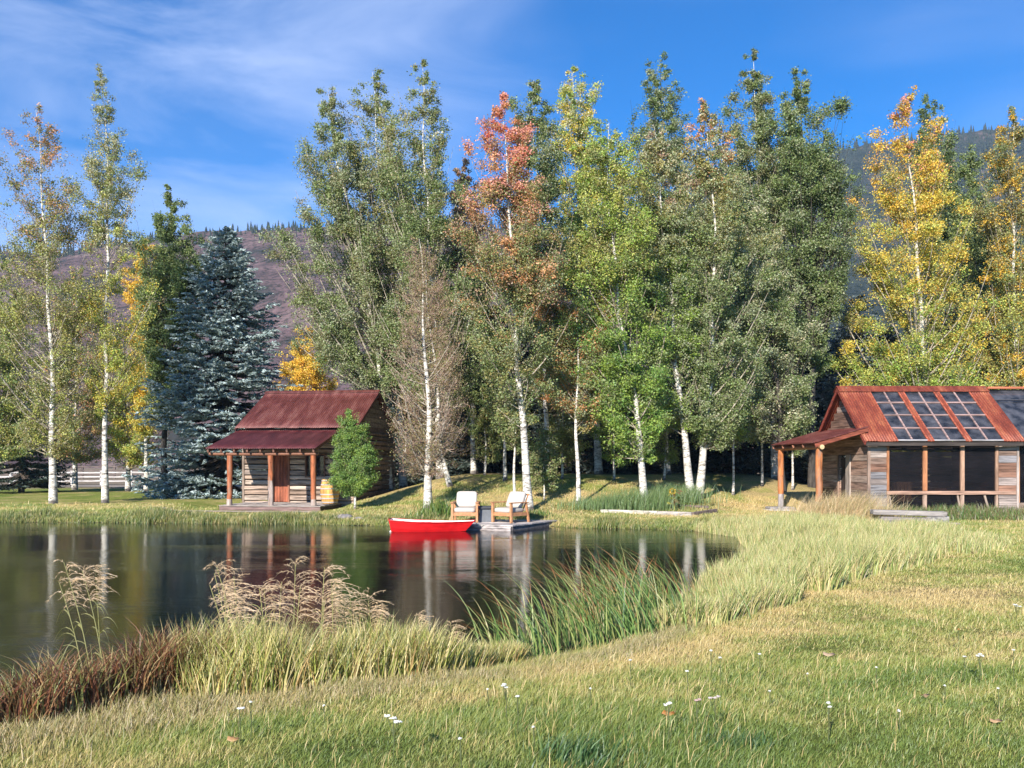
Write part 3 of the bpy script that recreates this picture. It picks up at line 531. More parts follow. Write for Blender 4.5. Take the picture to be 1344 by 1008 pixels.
tree('aspen_tree', 'pale yellow-topped aspen with a darkish trunk before the deep shade', 38, [(786, 637), (780, 480), (765, 300), (756, 180), (752, 82)],
    [(82, 748, 758), (110, 738, 776), (160, 728, 790), (210, 722, 788), (280, 738, 800), (360, 738, 805), (430, 745, 810), (470, 755, 805)],
    [(.45, ['gold', 'olive', 'mid']), (.75, ['bright', 'mid', 'lime', 'yellow']), (2, ['lime', 'pale', 'bright', 'yellow'])], 19000, .19, 30, .11, group=AG)
tree('aspen_tree', 'bright green aspen with a bent white trunk by the plank bed', 29.5, [(847, 662), (841, 590), (829, 500), (812, 400), (801, 290), (796, 150)],
    [(150, 786, 806), (190, 765, 826), (250, 750, 840), (320, 745, 850), (400, 748, 862), (470, 762, 868), (530, 775, 872), (580, 785, 868), (605, 800, 855)],
    [(.55, ['bright', 'fresh', 'mid', 'bright']), (2, ['bright', 'lime', 'mid', 'olive'])], 25000, .15, 42, .095, group=AG)
tree('aspen_tree', 'forked white aspen, left trunk of the close pair, with pale brown top', 31, [(908, 655), (900, 590), (888, 480), (878, 360), (866, 240), (858, 150)],
    [(150, 852, 864), (190, 840, 880), (250, 830, 898), (330, 835, 905), (400, 845, 910), (480, 852, 915), (550, 862, 920)],
    [(.6, ['mid', 'green', 'silver', 'bright']), (.8, ['silver', 'olive', 'mid']), (2, ['pale', 'olive', 'brown', 'silver'])], 21000, .17, 38, .1, group=AG)
tree('aspen_tree', 'forked white aspen, right trunk of the close pair, leaning right', 31.6, [(917, 656), (924, 590), (933, 480), (938, 360), (936, 240), (925, 130)],
    [(128, 918, 934), (170, 902, 952), (230, 896, 968), (310, 900, 990), (390, 905, 1000), (470, 905, 1000), (540, 905, 985), (580, 910, 960)],
    [(.6, ['mid', 'green', 'silver']), (.82, ['silver', 'olive', 'mid']), (2, ['pale', 'orange', 'olive', 'silver'])], 23000, .17, 38, .1, group=AG)
tree('poplar_tree', 'tall dark poplar rising behind the forked pair of aspens', 42, [(872, 634), (872, 450), (872, 250), (868, 66)],
    [(66, 860, 878), (100, 848, 890), (150, 842, 900), (220, 838, 910), (300, 835, 920), (400, 830, 920), (500, 840, 910)], [(2, ['green', 'silver', 'dark', 'mid'])], 26000, .19, 24, .12, group=AG, bark=M_darkbark)
tree('poplar_tree', 'tall poplar with the highest tip, left of the dark trunk', 38.5, [(1018, 634), (1012, 450), (1000, 250), (988, 58)],
    [(56, 983, 994), (100, 970, 1010), (150, 962, 1026), (220, 960, 1036), (300, 956, 1045), (380, 958, 1055), (460, 965, 1055), (530, 975, 1045)], [(2, WG+['dark', 'silver'])], 31000, .19, 26, .115, group=AG)
tree('poplar_tree', 'broad poplar with a straight black trunk left of the glass-roofed shed', 37, [(1066, 640), (1065, 500), (1060, 330), (1050, 180), (1042, 95)],
    [(93, 1036, 1050), (130, 1022, 1085), (180, 1018, 1112), (240, 1020, 1122), (310, 1015, 1112), (380, 1010, 1100), (430, 1015, 1092), (470, 1030, 1090)], [(2, ['green', 'silver', 'mid', 'green', 'dark'])], 31000, .2, 27, .115, group=AG, bark=M_darkbark)
tree('aspen_tree', 'grey-green aspen filling the gap left of the shed porch', 35, [(1028, 640), (1020, 500), (990, 350), (975, 240)],
    [(240, 965, 985), (300, 945, 1010), (370, 935, 1035), (440, 935, 1050), (510, 945, 1050), (570, 965, 1040)], [(2, ['silver', 'mid', 'green', 'silver', 'pale'])], 24000, .14, 38, .105, group=AG, bark=M_darkbark)
tree('aspen_tree', 'slender aspen with small top between red and pale-topped aspens', 44, [(800, 632), (812, 400), (815, 180)],
    [(178, 808, 820), (220, 795, 835), (300, 790, 850), (400, 780, 850), (500, 780, 845)], [(2, ['silver', 'green', 'mid', 'pale'])], 15000, .15, 28, .125, group=AG)
tree('aspen_tree', 'small-topped poplar between the forked pair and the highest tip', 43, [(952, 632), (945, 400), (950, 175)],
    [(175, 945, 955), (220, 930, 970), (300, 915, 985), (400, 905, 990), (500, 905, 990)], [(2, ['silver', 'green', 'mid', 'brown'])], 17000, .15, 28, .125, group=AG)
# thin trunks on the bank
for (a, b, Yt, tx, ty, r, lab) in ((663, 640, 34, 664, 470, .1, 'thin grey-white aspen trunk just left of the red-topped aspen'), (676, 650, 30.5, 672, 500, .07, 'very thin dark-spotted stem touching the red-topped aspen'),
        (714, 648, 30.5, 716, 560, .035, 'bare sapling stem left of the slender dark-topped aspen'), (878, 636, 38, 872, 480, .12, 'thin shaded aspen behind the forked white pair')):
    tree('aspen_tree', lab, Yt, [(a, b), ((a+tx)/2+1, (b+ty)/2), (tx, ty)], [(ty, tx-6, tx+6), (ty+30, tx-24, tx+24), (ty+80, tx-18, tx+18)], [(2, ['green', 'mid', 'dull'])], 1800, r, 50, .1, group=AG, nb=30)
for (px_, Y_, tp_, hw_, cols_, lab) in ((636, 36, 505, 26, ['mid', 'green', 'olive'], 'bushy young aspen in the shade left of the red-topped aspen'), (738, 34.5, 490, 30, ['olive', 'mid', 'silver'], 'bushy young aspen between the slender and the young lone aspen'),
        (806, 34, 500, 30, ['bright', 'mid', 'fresh'], 'low bright sapling left of the bent white trunk'), (872, 34.5, 480, 34, ['mid', 'bright', 'silver'], 'leafy sapling between bent trunk and forked pair'), (962, 34, 455, 40, ['mid', 'silver', 'bright'], 'leafy young aspen just right of the forked pair'),
        (1000, 36, 440, 38, ['green', 'silver', 'mid'], 'grey-green young aspen under the highest poplar'), (1040, 35.5, 470, 34, ['green', 'mid', 'silver'], 'young aspen close to the shed porch'), (530, 42, 440, 34, ['dull', 'olive', 'mid'], 'dull young aspen at the right end of the log cabin')):
    tree('young_aspen', lab, Y_, [(px_, 640), (px_+2, (640+tp_)/2), (px_-2, tp_)], [(tp_, px_-6, px_+4), (tp_+28, px_-hw_*.8, px_+hw_*.7), (tp_+60, px_-hw_*.9, px_+hw_*.8), (tp_+90, px_-hw_*.8, px_+hw_*.9), (min(tp_+120, 600), px_-hw_*.4, px_+hw_*.5)], [(2, cols_)], 3600, .06, 48, .095, group='young aspens under the tall ones')
# right group behind the shed
tree('aspen_tree', 'tall golden-orange aspen behind the glass-roofed shed', 38, [(1215, 640), (1212, 480), (1205, 330), (1196, 220), (1190, 112)],
    [(110, 1184, 1196), (145, 1168, 1215), (190, 1160, 1232), (240, 1140, 1248), (290, 1128, 1262), (340, 1132, 1275), (400, 1128, 1292), (450, 1118, 1305), (500, 1112, 1312), (550, 1118, 1312), (600, 1130, 1300)],
    [(.3, ['bright', 'lime', 'mid', 'bright']), (.5, ['lime', 'bright', 'yellow', 'olive']), (.78, ['gold', 'yellow', 'lime', 'lime', 'yellow', 'olive']), (2, ['gold', 'pink', 'yellow', 'olive', 'gold'])], 42000, .2, 38, .11, group=AG)
tree('poplar_tree', 'dark poplar tip showing right of the golden aspen', 45, [(1226, 632), (1222, 400), (1220, 118)],
    [(118, 1214, 1226), (160, 1205, 1240), (220, 1200, 1258), (300, 1215, 1275), (400, 1225, 1300), (520, 1230, 1310)], [(2, ['green', 'dark', 'mid'])], 22000, .18, 25, .13, group=AG, bark=M_darkbark)
tree('poplar_tree', 'dark shady poplar between the golden aspen and the right edge', 47, [(1275, 632), (1272, 400), (1270, 190)],
    [(190, 1258, 1282), (230, 1240, 1305), (300, 1235, 1320), (400, 1240, 1330), (520, 1245, 1330)], [(2, ['green', 'dark', 'mid', 'green'])], 26000, .2, 30, .14, group=AG, bark=M_darkbark)
tree('aspen_tree', 'olive-yellow aspen cut by the right edge of the view', 40, [(1335, 635), (1333, 450), (1330, 280), (1330, 145)],
    [(143, 1322, 1338), (180, 1302, 1356), (240, 1292, 1375), (330, 1298, 1390), (420, 1292, 1400), (500, 1292, 1400), (560, 1300, 1400)], [(.6, ['olive', 'mid', 'lime', 'gold']), (2, ['olive', 'dull', 'mid', 'gold'])], 27000, .18, 36, .12, group=AG)
spruce('pale blue spruce showing left of the golden aspen', 1128, 44, 9.6, 3.2, 42000, [(.2, .26, .28), (.28, .34, .36), (.14, .19, .19)], 6, leaf=(.22, .06))
# dark spruces in the shade
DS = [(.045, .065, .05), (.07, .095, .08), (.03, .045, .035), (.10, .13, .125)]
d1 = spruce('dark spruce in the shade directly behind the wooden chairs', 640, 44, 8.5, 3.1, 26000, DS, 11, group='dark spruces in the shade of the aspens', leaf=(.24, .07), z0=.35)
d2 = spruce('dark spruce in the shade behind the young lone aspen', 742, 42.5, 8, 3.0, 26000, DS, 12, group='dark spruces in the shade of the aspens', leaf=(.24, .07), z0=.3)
k = 0
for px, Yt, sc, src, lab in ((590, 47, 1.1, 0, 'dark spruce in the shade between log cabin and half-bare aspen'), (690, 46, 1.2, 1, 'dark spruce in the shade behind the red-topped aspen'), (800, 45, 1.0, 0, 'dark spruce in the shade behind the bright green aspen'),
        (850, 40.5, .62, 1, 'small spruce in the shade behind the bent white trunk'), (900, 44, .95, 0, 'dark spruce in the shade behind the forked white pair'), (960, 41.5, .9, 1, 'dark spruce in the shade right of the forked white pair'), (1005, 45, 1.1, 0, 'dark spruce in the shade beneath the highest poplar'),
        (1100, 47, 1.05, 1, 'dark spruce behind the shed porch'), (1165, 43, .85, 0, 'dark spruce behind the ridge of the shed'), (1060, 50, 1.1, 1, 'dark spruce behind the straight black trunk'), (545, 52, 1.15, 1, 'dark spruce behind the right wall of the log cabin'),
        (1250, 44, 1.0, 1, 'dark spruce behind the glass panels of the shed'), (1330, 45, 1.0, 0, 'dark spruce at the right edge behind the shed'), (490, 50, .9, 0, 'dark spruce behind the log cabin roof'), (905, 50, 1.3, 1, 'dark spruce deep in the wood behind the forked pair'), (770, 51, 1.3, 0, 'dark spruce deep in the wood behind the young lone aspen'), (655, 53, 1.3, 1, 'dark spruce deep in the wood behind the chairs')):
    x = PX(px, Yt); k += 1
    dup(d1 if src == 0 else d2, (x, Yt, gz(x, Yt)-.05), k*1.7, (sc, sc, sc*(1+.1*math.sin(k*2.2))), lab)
# little tree in front of the cabin
tree('young_tree', 'small oval bright green tree on two pale stems before the log cabin', 29.8, [(466, 668), (466, 640), (463, 590), (461, 540)],
    [(536, 455, 466), (555, 442, 478), (580, 432, 488), (605, 430, 492), (625, 434, 488), (642, 448, 476)], [(2, ['fresh', 'fresh', 'bright', 'green'])], 24000, .05, 34, .062, group='young trees', nb=110, clump=.8, depth=.95, wide=False, gaps=.3)

# ---------------------------------------------------------------- log cabin by the water
LOGC = [(.30, .215, .165), (.36, .27, .215), (.24, .165, .125), (.42, .335, .275), (.28, .22, .19)]
rl = np.random.default_rng(77)
def lc(a=.85, b=1.15, pal=LOGC): return tuple(np.array(pal[rl.integers(len(pal))])*rl.uniform(a, b))
def log_rows(mb, a, b, z0, z1, hh, th, openings=(), ends=.0, axis=0, off=0., pal=LOGC, jit=.012):
    """hewn logs stacked between a and b along an axis; openings = (a0,a1,z0,z1)"""
    z = z0
    while z < z1-.03:
        h = min(hh*rl.uniform(.9, 1.1), z1-z); segs = [(a, b)]
        for (o0, o1, p0, p1) in openings:
            if z+h*.5 > p0 and z+h*.5 < p1:
                segs = [s_ for q in segs for s_ in ((q[0], min(q[1], o0)), (max(q[0], o1), q[1])) if s_[1]-s_[0] > .03]
        for (s0, s1) in segs:
            e0 = ends*rl.uniform(.2, 1) if s0 == a else 0; e1 = ends*rl.uniform(.2, 1) if s1 == b else 0
            dj = rl.normal()*jit; c = lc(pal=pal); t2 = th/2; g = .02
            prof = [(-t2+dj, z+g+.03), (-t2+.025+dj, z+g), (t2-.02, z+g), (t2-.02, z+h-g), (-t2+.025+dj, z+h-g), (-t2+dj, z+h-g-.03)]
            npt = max(2, int((s1-s0)/.5)+1); vs = []
            for i in range(npt):
                s_ = s0-e0+(s1+e1-s0+e0)*i/(npt-1); wv = rl.normal()*.008
                for (p, q) in prof: vs.append((s_, off+p+wv, q+wv*.7) if axis == 0 else (off-p-wv, s_, q+wv*.7))
            n = len(prof); fs = [(i*n+j, i*n+(j+1) % n, (i+1)*n+(j+1) % n, (i+1)*n+j) for i in range(npt-1) for j in range(n)]
            fs += [tuple(range(n-1, -1, -1)), tuple(range((npt-1)*n, npt*n))]; mb.add(vs, fs, c)
        z += h
def corrugated(name, p00, du, dv, nu, mat, parent, pitch=.085, amp=.011, nv=6, over=0.0):
    """sheet from p00 spanning vectors du (across the waves) and dv (down the slope)"""
    du = np.array(du, float); dv = np.array(dv, float); Wd = np.linalg.norm(du); n = int(Wd/pitch*6)
    nn = unit(np.cross(du, dv)); nn = nn if nn[2] > 0 else -nn; u = np.linspace(0, 1, n); v = np.linspace(0, 1, nv)
    hgt = amp*np.sin(u*Wd/pitch*2*np.pi)
    rg = np.random.default_rng(len(name)+n); edge = np.repeat(rg.normal(size=n//30+2)*.012, 30)[:n]
    top = np.array(p00)+u[None, :, None]*du+v[:, None, None]*dv*(1+0*v[:, None, None])+hgt[None, :, None]*nn+(v[:, None, None]**6)*edge[None, :, None]*unit(dv)
    bot = top-nn*.012; V = np.concatenate([top.reshape(-1, 3), bot.reshape(-1, 3)]); i = np.arange(nv*n).reshape(nv, n); m = nv*n
    Q = [np.stack([i[:-1, :-1], i[:-1, 1:], i[1:, 1:], i[1:, :-1]], -1).reshape(-1, 4)]; Q.append(Q[0][:, ::-1]+m)
    for e in (i[0], i[-1], i[:, 0], i[:, -1]): Q.append(np.stack([e[:-1], e[1:], e[1:]+m, e[:-1]+m], -1))
    return mesh_np(name, V, np.concatenate(Q), mat, parent, None, False)

def log_cabin():
    gz0 = .12; z_dk = .27
    c = thing('log_cabin', 'weathered log cabin with maroon corrugated roof and front porch by the water', 'cabin', (-10.8, 32.3, 0), R(-8))
    # deck
    mb = MB()
    for i in range(14): mb.box(-.02+rl.normal()*.01, 3.9+rl.normal()*.01, .175*i, .175*i+.165, z_dk-.045+rl.normal()*.003, z_dk+rl.normal()*.003, tuple(np.array((.36, .31, .28))*rl.uniform(.8, 1.2)), None, .005)
    mb.build('deck', M_wood, c)
    mb = MB(); mb.box(0, 3.88, .01, .06, .02, z_dk-.05, (.2, .13, .12), None, .006); mb.box(3.8, 3.86, .07, 2.4, .0, z_dk-.05, (.13, .09, .08), None, .006); mb.box(0, .06, .07, 2.4, .0, z_dk-.05, (.13, .09, .08), None, .006)
    mb.build('deck_skirt', M_wood, c)
    # walls
    W0, W1, V0, V1 = -.13, 4.35, 2.5, 8.0
    door = (1.03, 1.72, .2, 2.2); win = (2.38, 3.2, 1.25, 2.18)
    mb = MB(); log_rows(mb, W0, W1, .12, 3.15, .205, .2, (door, win), .1, 0, V0); mb.build('front_wall', M_wood, c)
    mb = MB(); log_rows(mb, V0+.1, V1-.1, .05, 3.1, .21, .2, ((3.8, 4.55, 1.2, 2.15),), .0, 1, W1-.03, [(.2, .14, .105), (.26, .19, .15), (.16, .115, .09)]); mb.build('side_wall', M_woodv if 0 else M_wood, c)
    mb = MB(); log_rows(mb, V0+.1, V1-.1, .05, 3.1, .21, .2, (), .0, 1, W0+.05); mb.build('side_wall', M_wood, c)
    mb = MB(); log_rows(mb, W0, W1, .05, 3.1, .21, .2, (), .1, 0, V1); mb.build('back_wall', M_wood, c)
    zr = 4.85; ve = 2.2; vr = 5.25; ze = 3.2
    for u in (W0+.05, W1-.05):
        mb = MB(); z = 3.1
        while z < zr-.12:
            h = .2; half = (zr-.08-z-h*.5)/(zr-ze)*(vr-ve)-.05
            if half > .1: mb.box(u-.03, u+.03, vr-half, vr+half, z+.008, z+h-.008, lc(.6, .9))
            z += h
        mb.build('gable', M_wood, c)
    mb = MB()
    for u in (W0-.04, W1+.04):
        for v in (V0-.03,): mb.box(u-.05, u+.05, v-.1, v+.06, .1, 3.1, (.2, .15, .12), None, .008)
        mb.build('corner_board', M_woodv, c); mb = MB()
    mb = MB(); mb.box(W0+.1, W1-.1, V0+.14, V1-.14, .1, .14, (.1, .08, .06)); mb.build('floor', M_wood, c)
    # roof
    ux0, ux1 = -.45, 4.55
    corrugated('roof', (ux0, vr, zr), (ux1-ux0, 0, 0), (0, ve-.0-vr, ze-zr), 1, M_roof1, c, .088, .012)
    corrugated('roof', (ux0, vr, zr), (ux1-ux0, 0, 0), (0, vr-ve, ze-zr), 1, M_roof1, c, .088, .012)
    mb = MB(); 
    for sg in (-1, 1):
        p = [(ux0-.02, vr-.0, zr+.045), (ux1+.02, vr, zr+.045), (ux1+.02, vr+sg*.2, zr-.06), (ux0-.02, vr+sg*.2, zr-.06)]
        mb.add(p+[(a, b, d-.01) for a, b, d in p], [(0, 1, 2, 3), (7, 6, 5, 4), (2, 6, 7, 3), (0, 3, 7, 4), (1, 5, 6, 2)], (1, 1, 1))
    mb.build('ridge_cap', M_roof1, c)
    for u in (ux0+.03, ux1-.03):
        mb = MB()
        for sg in (-1, 1): mb.beam((u, vr, zr-.1), (u, vr+sg*(vr-ve), ze-.09), .04, .14, (.14, .07, .06))
        mb.build('barge_board', M_wood, c)
    # porch roof
    pz0, pz1 = 3.16, 2.36; pu0, pu1 = -.42, 3.78
    corrugated('porch_roof', (pu0, 2.6, pz0), (pu1-pu0, 0, 0), (0, -2.88, pz1-pz0), 1, M_roof1p, c, .088, .012)
    for i in range(9):
        u = pu0+.08+i*(pu1-pu0-.16)/8; mb = MB(); mb.beam((u, 2.4, pz0-.14), (u, -.2, pz1-.10), .07, .11, (.17, .085, .06)); mb.build('rafter', M_wood, c)
    mb = MB(); mb.tube([(pu0, .08, 2.16), (1.6, .085, 2.15), (pu1, .08, 2.16)],   .06, (.2, .085, .05), 9, cf=(.3, .18, .11)); mb.build('porch_beam', M_teak, c)
    for u in (.37, 1.96, 3.59):
        mb = MB(); pts = [(u+rl.normal()*.008, .1+rl.normal()*.008, z_dk+(2.1-z_dk)*t) for t in np.linspace(0, 1, 9)]
        mb.tube(pts, [.10*rl.uniform(.93, 1.07)*(1.05 if i == 0 else 1) for i in range(9)], (.36, .115, .05), 12)
        n = 12
        for i in range(len(mb.c)):
            k2 = i//n
            if i < 96 and k2 <= (3 if abs(u-1.96) < .1 else 0): mb.c[i] = (.38, .30, .27)
        mb.build('post', M_post, c)
    # door
    d = MB()
    for i in range(5): d.box(door[0]+.05+i*.118, door[0]+.05+i*.118+.112, V0-.03, V0+.0, .29, 2.15, tuple(np.array((.32, .10, .055))*rl.uniform(.85, 1.1)), None, .004)
    dd = d.build('door', M_woodv, c)
    d = MB(); d.tube([(door[1]-.1, V0-.05, 1.15), (door[1]-.1, V0-.09, 1.19), (door[1]-.1, V0-.09, 1.31), (door[1]-.1, V0-.05, 1.35)], .01, (.03, .03, .03), 6); d.build('handle', M_plain, dd)
    d = MB(); d.box(door[0]-.03, door[0]+.045, V0-.14, V0+.05, .28, 2.2, (.25, .11, .07)); d.box(door[1]-.045, door[1]+.03, V0-.14, V0+.05, .28, 2.2, (.25, .11, .07)); d.box(door[0]-.03, door[1]+.03, V0-.143, V0+.05, 2.2, 2.29, (.25, .11, .07)); d.build('door_frame', M_woodv, c)
    def window(o0, o1, z0, z1, side):
        f = MB(); g = MB(); t = .055
        def bx(m, a, b, p, q, dp0, dp1, cc):
            if side == 0: m.box(a, b, V0+dp0, V0+dp1, p, q, cc)
            else: m.box(W1-.03-dp1, W1-.03-dp0, a, b, p, q, cc)
        fc = (.16, .085, .06)
        for a, b, p, q in ((o0, o0+t, z0, z1), (o1-t, o1, z0, z1), (o0+t, o1-t, z1-t, z1), (o0+t, o1-t, z0, z0+t), ((o0+o1)/2-.018, (o0+o1)/2+.018, z0+t, z1-t)): bx(f, a, b, p, q, -.13, .06, fc)
        fo = f.build('window', M_woodv, c); bx(g, o0+t, o1-t, z0+t, z1-t, .01, .016, (1, 1, 1)); g.build('pane', M_glass, fo)
    window(*win, 0); window(3.8, 4.55, 1.2, 2.15, 1)
log_cabin()
def barrel():
    o = MB(); ca, sa = math.cos(R(8)), math.sin(R(8)); u, v = 3.62, 1.75; x = -10.8+u*ca+v*sa; y = 32.3-u*sa+v*ca
    z0 = .275
    t = thing('wine_barrel', 'pale oak barrel with grey hoops standing on the cabin porch', 'barrel', (x, y, z0))
    pr = [(.0, 0), (.29, 0), (.315, .12), (.35, .3), (.365, .46), (.35, .62), (.315, .8), (.29, .92), (.27, .92), (.27, .88), (0, .88)]
    n = 26
    for j in range(n):
        a0, a1 = 2*math.pi*j/n, 2*math.pi*(j+1)/n; vs = [(r*math.cos(a), r*math.sin(a), z) for r, z in pr for a in (a0, a1)]
        o.add(vs, [(2*i, 2*i+1, 2*i+3, 2*i+2) for i in range(len(pr)-1)], tuple(np.array((.55, .30, .09))*rl.uniform(.85, 1.15)))
    o.build('staves', M_woodv, t)
    for z, r in ((.05, .306), (.2, .334), (.35, .36), (.57, .36), (.72, .334), (.87, .306)):
        h = MB(); h.lathe([(r-.006, z-.025), (r+.006, z-.022), (r+.006, z+.022), (r-.006, z+.025)], (.4, .38, .38), 26); h.build('hoop', M_plain, t)
barrel()

# ---------------------------------------------------------------- shed with glass roof panels at the right
def glass_shed():
    c = thing('glasshouse_shed', 'rustic plank shed with rusty red roof, glass roof panels and screened windows', 'shed', (11.0, 27.0, 0), 0)
    Wd, D, g0 = 4.55, 3.95, .1; ze = 2.5; zr = 4.33; yr = 1.95; ye = -.36
    GR = [(.22, .18, .165), (.27, .22, .2), (.17, .115, .09), (.33, .27, .24), (.2, .19, .2), (.24, .13, .09)]
    BR = [(.28, .17, .125), (.34, .22, .17), (.22, .13, .095), (.38, .28, .23)]
    sl_ = (zr-ze)/(yr-ye)
    mb = MB()
    for a, b in ((.0, .54), (3.98, Wd-.02)):
        z = g0
        while z < 2.36: h = .2*rl.uniform(.8, 1.25); j = rl.normal()*.008; mb.box(a+rl.uniform(0, .01), b, -.03+j, .03, z+.004, min(z+h-.004, 2.375), lc(.7, 1.15, GR), None, .006); z += h
    mb.box(.54, 3.98, -.03, .03, 2.38, 2.5, (.2, .13, .1)); mb.build('front_wall', M_wood, c)
    # gable wall facing left
    def gab(x, pal, op, nm='gable_wall'):
        mb = MB(); z = g0
        while z < zr-.15:
            h = .22*rl.uniform(.85, 1.15); zt_ = z+h; top = min(zt_, zr)
            y0 = 0.05 if top < ze+.2 else max(.05, ye+(top-ze+.1)/sl_); y1 = D-y0 if top >= ze+.2 else D
            y1 = min(D, 2*yr-ye-(top-ze+.1)/sl_) if top >= ze+.2 else D
            segs = [(y0, y1)]
            for (a, b, p, q) in op:
                if z+h/2 > p and z+h/2 < q: segs = [s_ for k_ in segs for s_ in ((k_[0], min(k_[1], a)), (max(k_[0], b), k_[1])) if s_[1]-s_[0] > .04]
            for (a, b) in segs: j = rl.normal()*.006; mb.box(x-.03+j, x+.03, a, b, z+.006, top-.006, lc(.8, 1.15, pal), None, .006)
            z = zt_
        return mb.build(nm, M_wood2, c)
    gab(.0, BR, ((1.75, 2.35, 0, 2.0),)); gab(Wd, GR, ())
    mb = MB(); log_rows(mb, 0, Wd, g0, 2.5, .22, .06, (), 0, 0, D, GR); mb.build('back_wall', M_wood, c)
    mb = MB(); mb.box(.06, Wd-.06, .06, D-.06, g0, g0+.04, (.12, .09, .07)); mb.build('floor', M_wood, c)
    # doorway: near-black panel painted as the shade inside, grey boards set against it
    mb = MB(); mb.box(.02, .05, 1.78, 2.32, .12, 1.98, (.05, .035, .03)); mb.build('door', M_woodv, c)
    mb = MB(); mb.box(-.075, -.035, 1.35, 1.72, .12, 2.1, (.40, .33, .29), None, .006); mb.box(-.078, -.035, 2.36, 2.46, .12, 2.1, (.3, .2, .15), None, .006); mb.build('leaning_board', M_woodv, c)
    mb = MB(); mb.box(-.05, .03, -.045, .03, g0, 2.5, (.27, .19, .15)); mb.build('corner_board', M_woodv, c); mb = MB(); mb.box(Wd-.02, Wd+.05, -.05, .03, g0, 2.5, (.36, .3, .27)); mb.build('corner_board', M_woodv, c)
    # window posts, rails, screens
    xs = (.57, 1.71, 2.86, 3.92); W_ = (.07, .13, .12, .08)
    for i, (x, w_) in enumerate(zip(xs, W_)):
        mb = MB(); mb.box(x-w_/2, x+w_/2, -.06, .04, .98, 2.38, (.40, .17, .08) if i < 2 else (.36, .22, .15), None, .006); mb.build('window_post', M_woodv, c)
        mb = MB(); mb.box(x-w_/2+.01, x+w_/2-.01, -.055, .035, g0, .86, (.42, .29, .22), None, .006); mb.build('window_post', M_woodv, c)
    mb = MB(); mb.box(.52, Wd-.05, -.085, .035, .865, .975, (.36, .22, .16), None, .006); mb.build('window_sill', M_wood, c)
    for a, b in (((2.72, -.0, .86), (2.84, -.0, .2)), ((3.55, -.0, .86), (3.75, -.0, .2)), ((.6, -.07, .82), (.68, -.07, .2))): mb = MB(); mb.beam(a, b, .05, .06, (.38, .29, .23)); mb.build('brace', M_woodv, c)
    for i in range(3):
        a = xs[i]+W_[i]/2; b = xs[i+1]-W_[i+1]/2
        mb = MB(); mb.box(a, b, .0, .006, .975, 2.38, (1, 1, 1)); mb.build('window_screen', M_screen, c)
        mb = MB(); mb.box(a, b, .01, .016, g0, .865, (1, 1, 1)); mb.build('window_screen', M_screen, c)
    # front slope: corrugated strips and three glazed frames
    x0, x1 = -.27, 4.62; L_ = x1-x0
    def S(x, t, off=0): n = (0, -sl_/math.hypot(1, sl_), 1/math.hypot(1, sl_)); return (x, yr+(ye-yr)*t+n[1]*off, zr+(ze-zr)*t+n[2]*off)
    fr = [(.0, .20), (.40, .425), (.637, .66), (.875, 1.0)]; gl = [(.20, .40), (.425, .637), (.66, .875)]
    for a, b in fr: corrugated('roof', S(x0+a*L_, 0), ((b-a)*L_, 0, 0), tuple(np.array(S(0, 1))-np.array(S(0, 0))), 1, M_roof2, c, .085, .012)
    corrugated('roof', (x0, yr, zr), (L_, 0, 0), (0, yr-ye, ze-zr), 1, M_roof2, c, .085, .012)
    for a, b in gl:
        u0, u1 = x0+a*L_, x0+b*L_; f = MB(); fc = (.33, .22, .2)
        def bar(p, q, wd, cc=fc, off=.0, ht=.035): f.beam(S(p[0], p[1], off), S(q[0], q[1], off), wd, ht, cc, (0, -.6, .8), .004)
        bar((u0+.02, .06), (u0+.02, 1.0), .045, (.35, .09, .05), .008); bar((u1-.02, .06), (u1-.02, 1.0), .045, (.35, .09, .05), .008)
        bar(((u0+u1)/2, .06), ((u0+u1)/2, .99), .05)
        for t_ in (.3, .535, .77): bar((u0+.045, t_), (u1-.045, t_), .05, fc, .004)
        bar((u0+.04, .985), (u1-.04, .985), .04, (.38, .36, .37), .004)
        fo = f.build('skylight', M_wood, c)
        for i in range(2):
            for j in range(4):
                p0 = (u0+.045 if i == 0 else (u0+u1)/2+.026); p1 = ((u0+u1)/2-.026 if i == 0 else u1-.045); t0, t1 = [(.07, .287), (.313, .522), (.548, .757), (.783, .97)][j]
                vs = [S(p0, t0, -.01), S(p1, t0, -.01), S(p1, t1, -.01), S(p0, t1, -.01), S(p0, t0, -.016), S(p1, t0, -.016), S(p1, t1, -.016), S(p0, t1, -.016)]
                g = MB(); g.add(vs, [(0, 3, 2, 1), (4, 5, 6, 7), (0, 1, 5, 4), (2, 3, 7, 6), (1, 2, 6, 5), (3, 0, 4, 7)], (1, 1, 1)); g.build('pane', M_rglass, fo)
    mb = MB()
    for sg in (-1, 1):
        p = [(x0-.02, yr, zr+.05), (x1+.02, yr, zr+.05), (x1+.02, yr+sg*.27, zr+.05-.27*sl_+.02), (x0-.02, yr+sg*.27, zr+.05-.27*sl_+.02)]
        mb.add(p+[(a, b, d-.012) for a, b, d in p], [(0, 1, 2, 3), (7, 6, 5, 4), (2, 6, 7, 3), (0, 3, 7, 4), (1, 5, 6, 2)], (1, 1, 1))
    mb.build('ridge_cap', M_roof2, c)
    mb = MB()
    for sg in (-1, 1): mb.beam((x0+.02, yr, zr-.07), (x0+.02, yr+sg*(yr-ye), ze-.07), .04, .11, (.28, .06, .04))
    mb.build('barge_board', M_wood, c)
    mb = MB(); mb.box(x0+.05, x1-.05, ye+.02, ye+.06, ze-.14, ze-.03, (.05, .04, .035)); mb.build('gutter_board', M_wood, c)
    mb = MB(); mb.box(-.035, .035, yr-.09, yr+.09, zr-.42, zr-.16, (.12, .1, .09)); mb.tube([(-.05, yr-.12, zr-.2), (-.16, yr-.16, zr-.24)], [.035, .05], (.8, .78, .74), 10); mb.build('gable_lamp', M_plain, c)
